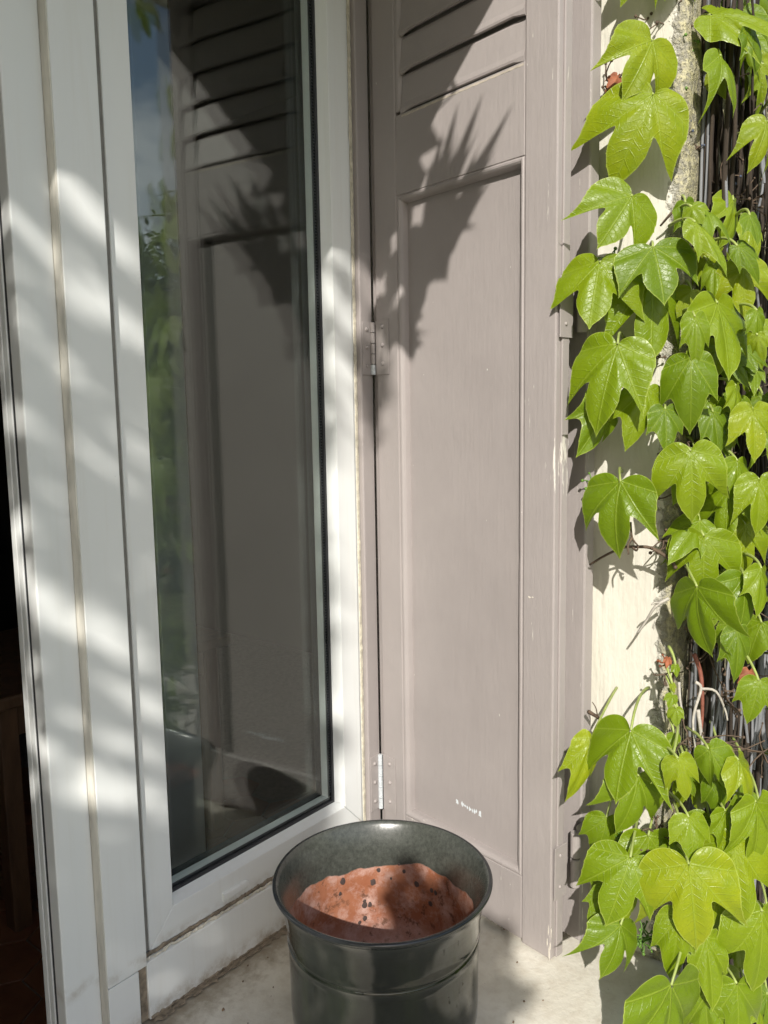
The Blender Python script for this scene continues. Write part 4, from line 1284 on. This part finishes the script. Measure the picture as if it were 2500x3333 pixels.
for tx_, ty_ in ((0.92, 2.05), (1.58, 2.05), (0.92, 2.60), (1.58, 2.60)):
    box('leg', tx_ - .025, tx_ + .025, ty_ - .025, ty_ + .025, FLOOR_Z, FLOOR_Z + 0.62, M_WOOD, ch, 0.004)
box('apron', 0.946, 1.554, 2.035, 2.065, FLOOR_Z + .53, FLOOR_Z + .619, M_WOOD, ch, 0.003)
box('apron', 0.946, 1.554, 2.585, 2.615, FLOOR_Z + .53, FLOOR_Z + .619, M_WOOD, ch, 0.003)
box('stretcher', 0.905, 0.935, 2.076, 2.574, FLOOR_Z + .06, FLOOR_Z + .11, M_WOOD, ch, 0.004)
box('stretcher', 1.565, 1.595, 2.076, 2.574, FLOOR_Z + .06, FLOOR_Z + .11, M_WOOD, ch, 0.004)
box('table_top', 0.86, 1.64, 1.99, 2.66, FLOOR_Z + .6205, FLOOR_Z + .655, M_WOOD, ch, 0.006)
dfr = empty('door_frame', (0.75, 1.75, FLOOR_Z), 'white painted inner door frame seen dimly through the window glass', 'door frame')
M_WPAINT = mat_simple('white_paint', (0.72, 0.75, 0.76), 0.5, 0.05, 10)
box('jamb', 1.17, 1.28, 1.70, 1.80, FLOOR_Z, 2.0, M_WPAINT, dfr, 0.004)
box('jamb', 0.20, 0.31, 1.70, 1.80, FLOOR_Z, 2.0, M_WPAINT, dfr, 0.004)
box('head', 0.20, 1.28, 1.70, 1.80, 2.001, 2.12, M_WPAINT, dfr, 0.004)

# ------------------------------------------------------------------ garden: ground, hedge, unseen tree added to shade the window
def mat_grass():
    k = NT('lawn')
    n = k.noise(3, 5, 0.6); n2 = k.noise(40, 4, 0.7)
    c = k.mix(k.ramp(n, [(0.3, 0), (0.7, 1)]), (0.07, 0.11, 0.03), (0.13, 0.16, 0.05))
    c = k.mix(k.math('MULTIPLY', n2, 0.4), c, (0.20, 0.17, 0.10))
    k.set(color=c, rough=0.95, spec=0.1)
    k.bump(n2, 0.6, 0.05)
    return k.m
tag(mesh_obj('ground', [(-400, -400, GROUND), (400, -400, GROUND), (400, 400, GROUND), (-400, 400, GROUND)], [(0, 1, 2, 3)], mat_grass()), kind='structure')
tag(box('terrace', -4, 5, -2.2, YF + 0.011, GROUND - 0.08, GROUND + 0.03, mat_simple('terrace_stone', (0.46, 0.42, 0.35), 0.85, 0.2, 6, 0.3), None, 0.01), kind='structure')
def mat_foliage(name, a, b):
    k = NT(name)
    oi = k.noise(2.2, 4, 0.7)
    n2 = k.noise(30, 2, 0.5)
    c = k.mix(k.ramp(k.math('ADD', k.math('MULTIPLY', oi, 0.5), k.math('MULTIPLY', n2, 0.5)), [(0.38, 0), (0.62, 1)]), a, b)
    k.set(color=c, rough=0.5, spec=0.35)
    tr = k.n('ShaderNodeBsdfTranslucent'); k.l(c, tr.inputs['Color'])
    mx = k.n('ShaderNodeMixShader'); mx.inputs[0].default_value = 0.3
    k.l(k.b.outputs[0], mx.inputs[1]); k.l(tr.outputs[0], mx.inputs[2]); k.l(mx.outputs[0], k.out.inputs['Surface'])
    return k.m
M_FOL = mat_foliage('garden_foliage', (0.035, 0.075, 0.015), (0.10, 0.16, 0.03))
M_FOL2 = mat_foliage('tree_foliage', (0.04, 0.08, 0.02), (0.12, 0.17, 0.04))
def leaf_quads(points, size, r_, slim=0.45):
    V, Fs = [], []
    for p in points:
        a = Vector((r_.gauss(0, 1), r_.gauss(0, 1), r_.gauss(0, 1))).normalized()
        b = a.orthogonal().normalized()
        b.rotate(Matrix.Rotation(r_.uniform(0, 6.28), 3, a))
        c = a.cross(b)
        s = size * r_.uniform(.6, 1.3)
        o = len(V)
        V += [p - b * s * .5, p - b * s * .1 + c * s * slim * .5 + a * s * .05, p + b * s * .5, p - b * s * .1 - c * s * slim * .5 + a * s * .05]
        Fs.append((o, o + 1, o + 2)); Fs.append((o, o + 2, o + 3))
    return V, Fs
def garden_tree(x, y, h, rad, seed, label, n=5200, size=0.16, mat=M_FOL, group='garden trees and shrubs beyond the terrace'):
    r_ = random.Random(seed)
    t = empty('garden_tree', (x, y, GROUND), label, 'tree', None)
    base = Vector((x, y, GROUND))
    parts = [tube([base, base + Vector((.05, .03, h * .35)), base + Vector((-.04, .06, h * .7))], [0.12, 0.09, 0.05], 9)]
    cl = []
    for i in range(16):
        a = r_.uniform(0, 6.28); q = r_.random() ** .5 * rad * .75
        c = base + Vector((math.cos(a) * q, math.sin(a) * q, h * (0.35 + 0.55 * r_.random())))
        cl.append((c, rad * r_.uniform(.28, .5)))
        parts.append(tube([base + Vector((0, 0, h * .3)), base.lerp(c, .6) + Vector((0, 0, h * .15)), c], [0.05, 0.03, 0.012], 6))
    V, Fs = merge(parts)
    mesh_obj('trunk', V, Fs, M_BARK, t, True)
    pts = []
    for i in range(n):
        c, q = cl[r_.randrange(len(cl))]
        d = Vector((r_.gauss(0, 1), r_.gauss(0, 1), r_.gauss(0, 1))).normalized() * q * r_.random() ** .4
        pts.append(c + d)
    V, Fs = leaf_quads(pts, size, r_)
    mesh_obj('crown', V, Fs, mat, t)
for i, (x, y, h, rad) in enumerate(((5.2, -3.2, 3.0, 1.4), (7.4, -4.4, 3.8, 1.9), (4.4, -5.0, 2.7, 1.5), (9.8, -6.4, 4.6, 2.3), (6.4, -7.6, 3.6, 2.0), (10.5, -10.5, 5.2, 2.6), (2.6, -6.6, 2.8, 1.5))):
    garden_tree(x, y, h, rad, 800 + i, ('rounded garden shrub with small dark leaves', 'broad garden tree with a dense crown', 'low spreading garden shrub by the lawn', 'tall garden tree at the far edge of the lawn', 'bushy garden tree behind the shrubs', 'tallest garden tree, farthest from the house', 'low shrub standing apart on the lawn')[i])

# unseen tree added between sun and window; (q, w) are coordinates across the sunbeams
def from_sun(q, w, l): return Vector((q * sa + l * ca, -q * ca + l * sa, w - T_EL * l))
tree = empty('added_shade_tree', from_sun(-1.15, 0, -2.7) * Vector((1, 1, 0)).length * 0 + Vector((from_sun(-1.15, 0, -2.7).x, from_sun(-1.15, 0, -2.7).y, GROUND)), 'unseen leafy tree added on the terrace, crown shaped to shade window, pot and sill', 'tree')
rt2 = random.Random(31)
def cover(q, w):
    """how thickly the crown covers this line of sunlight"""
    if q > -0.240:
        if -0.122 < q < -0.03 and 0.30 < w < 0.82: return 2.6  # added leaf clump, in place of a standing person's shadow on the pot
        if -0.031 < q < 0.055 and 0.30 < w < 0.735: return 2.6  # same added clump, lower part over sill and shutter foot
        if q < -0.15 and w > 1.55: return 0.5
        return 0.0
    if w > 2.4 or w < -0.2 or q < -1.9: return 0.0
    if q > -0.42: return 2.6
    if q > -0.56:
        if not 0.86 < w < 1.66: return 2.4
        u, v = q * 0.55 + w * 0.83, q * 0.83 - w * 0.55
        gap = mnoise.noise(Vector((u * 24, v * 6.5, 3.3))) + 0.5 * mnoise.noise(Vector((u * 52, v * 15, 8.1)))
        return 0.06 if gap > 0.02 else 2.2
    return 2.6
pts = []
for i in range(60000):
    q, w = rt2.uniform(-1.9, 0.1), rt2.uniform(-0.2, 2.4)
    c = cover(q, w)
    if c <= 0 or rt2.random() > c / 2.6: continue
    l = rt2.uniform(-3.6, -1.5) if q < -0.24 else rt2.uniform(-1.5, -0.95)
    if q > -0.14 and w < 1.0: l = rt2.uniform(-1.35, -1.0)
    if -0.56 < q < -0.42: l = rt2.uniform(-2.2, -1.1)
    pts.append((q, w, l))
# thin to the wanted density: leaf area 0.0013 m2 seen from the sun
AREA = 2.0 * 2.6
need = int(4.2 * AREA / 0.0011)
rt2.shuffle(pts)
pts = [from_sun(*p) for p in pts[:int(len(pts) * min(1.0, need / 60000.0))]]
V, Fs = leaf_quads(pts, 0.085, rt2, 0.5)
mesh_obj('crown', V, Fs, M_FOL2, tree)
tb = Vector((tree.location.x, tree.location.y, GROUND))
fork = tb + Vector((0.05, 0.02, 1.9))
parts = [tube([tb, tb + Vector((.03, -.02, 1.0)), fork], [0.075, 0.06, 0.05], 10)]
for q, w, l in ((-.8, .6, -2.4), (-1.2, 1.4, -2.6), (-.6, 1.6, -2.8), (-1.5, .8, -2.3), (-.45, 1.0, -2.4), (-1.0, 2.0, -3.0), (-.4, .3, -2.2)):
    e = from_sun(q, w, l)
    parts.append(tube([fork, fork.lerp(e, .5) + Vector((0, 0, .12)), e], [0.035, 0.022, 0.008], 7))
e1, e2 = from_sun(-.40, .62, -1.9), from_sun(-.02, .52, -1.15)  # added branch that carries the leaves shading pot and sill
parts.append(tube([fork, e1, e1.lerp(e2, .5), e2], [0.03, 0.018, 0.012, 0.006], 7))
V, Fs = merge(parts)
mesh_obj('trunk', V, Fs, M_BARK, tree, True)
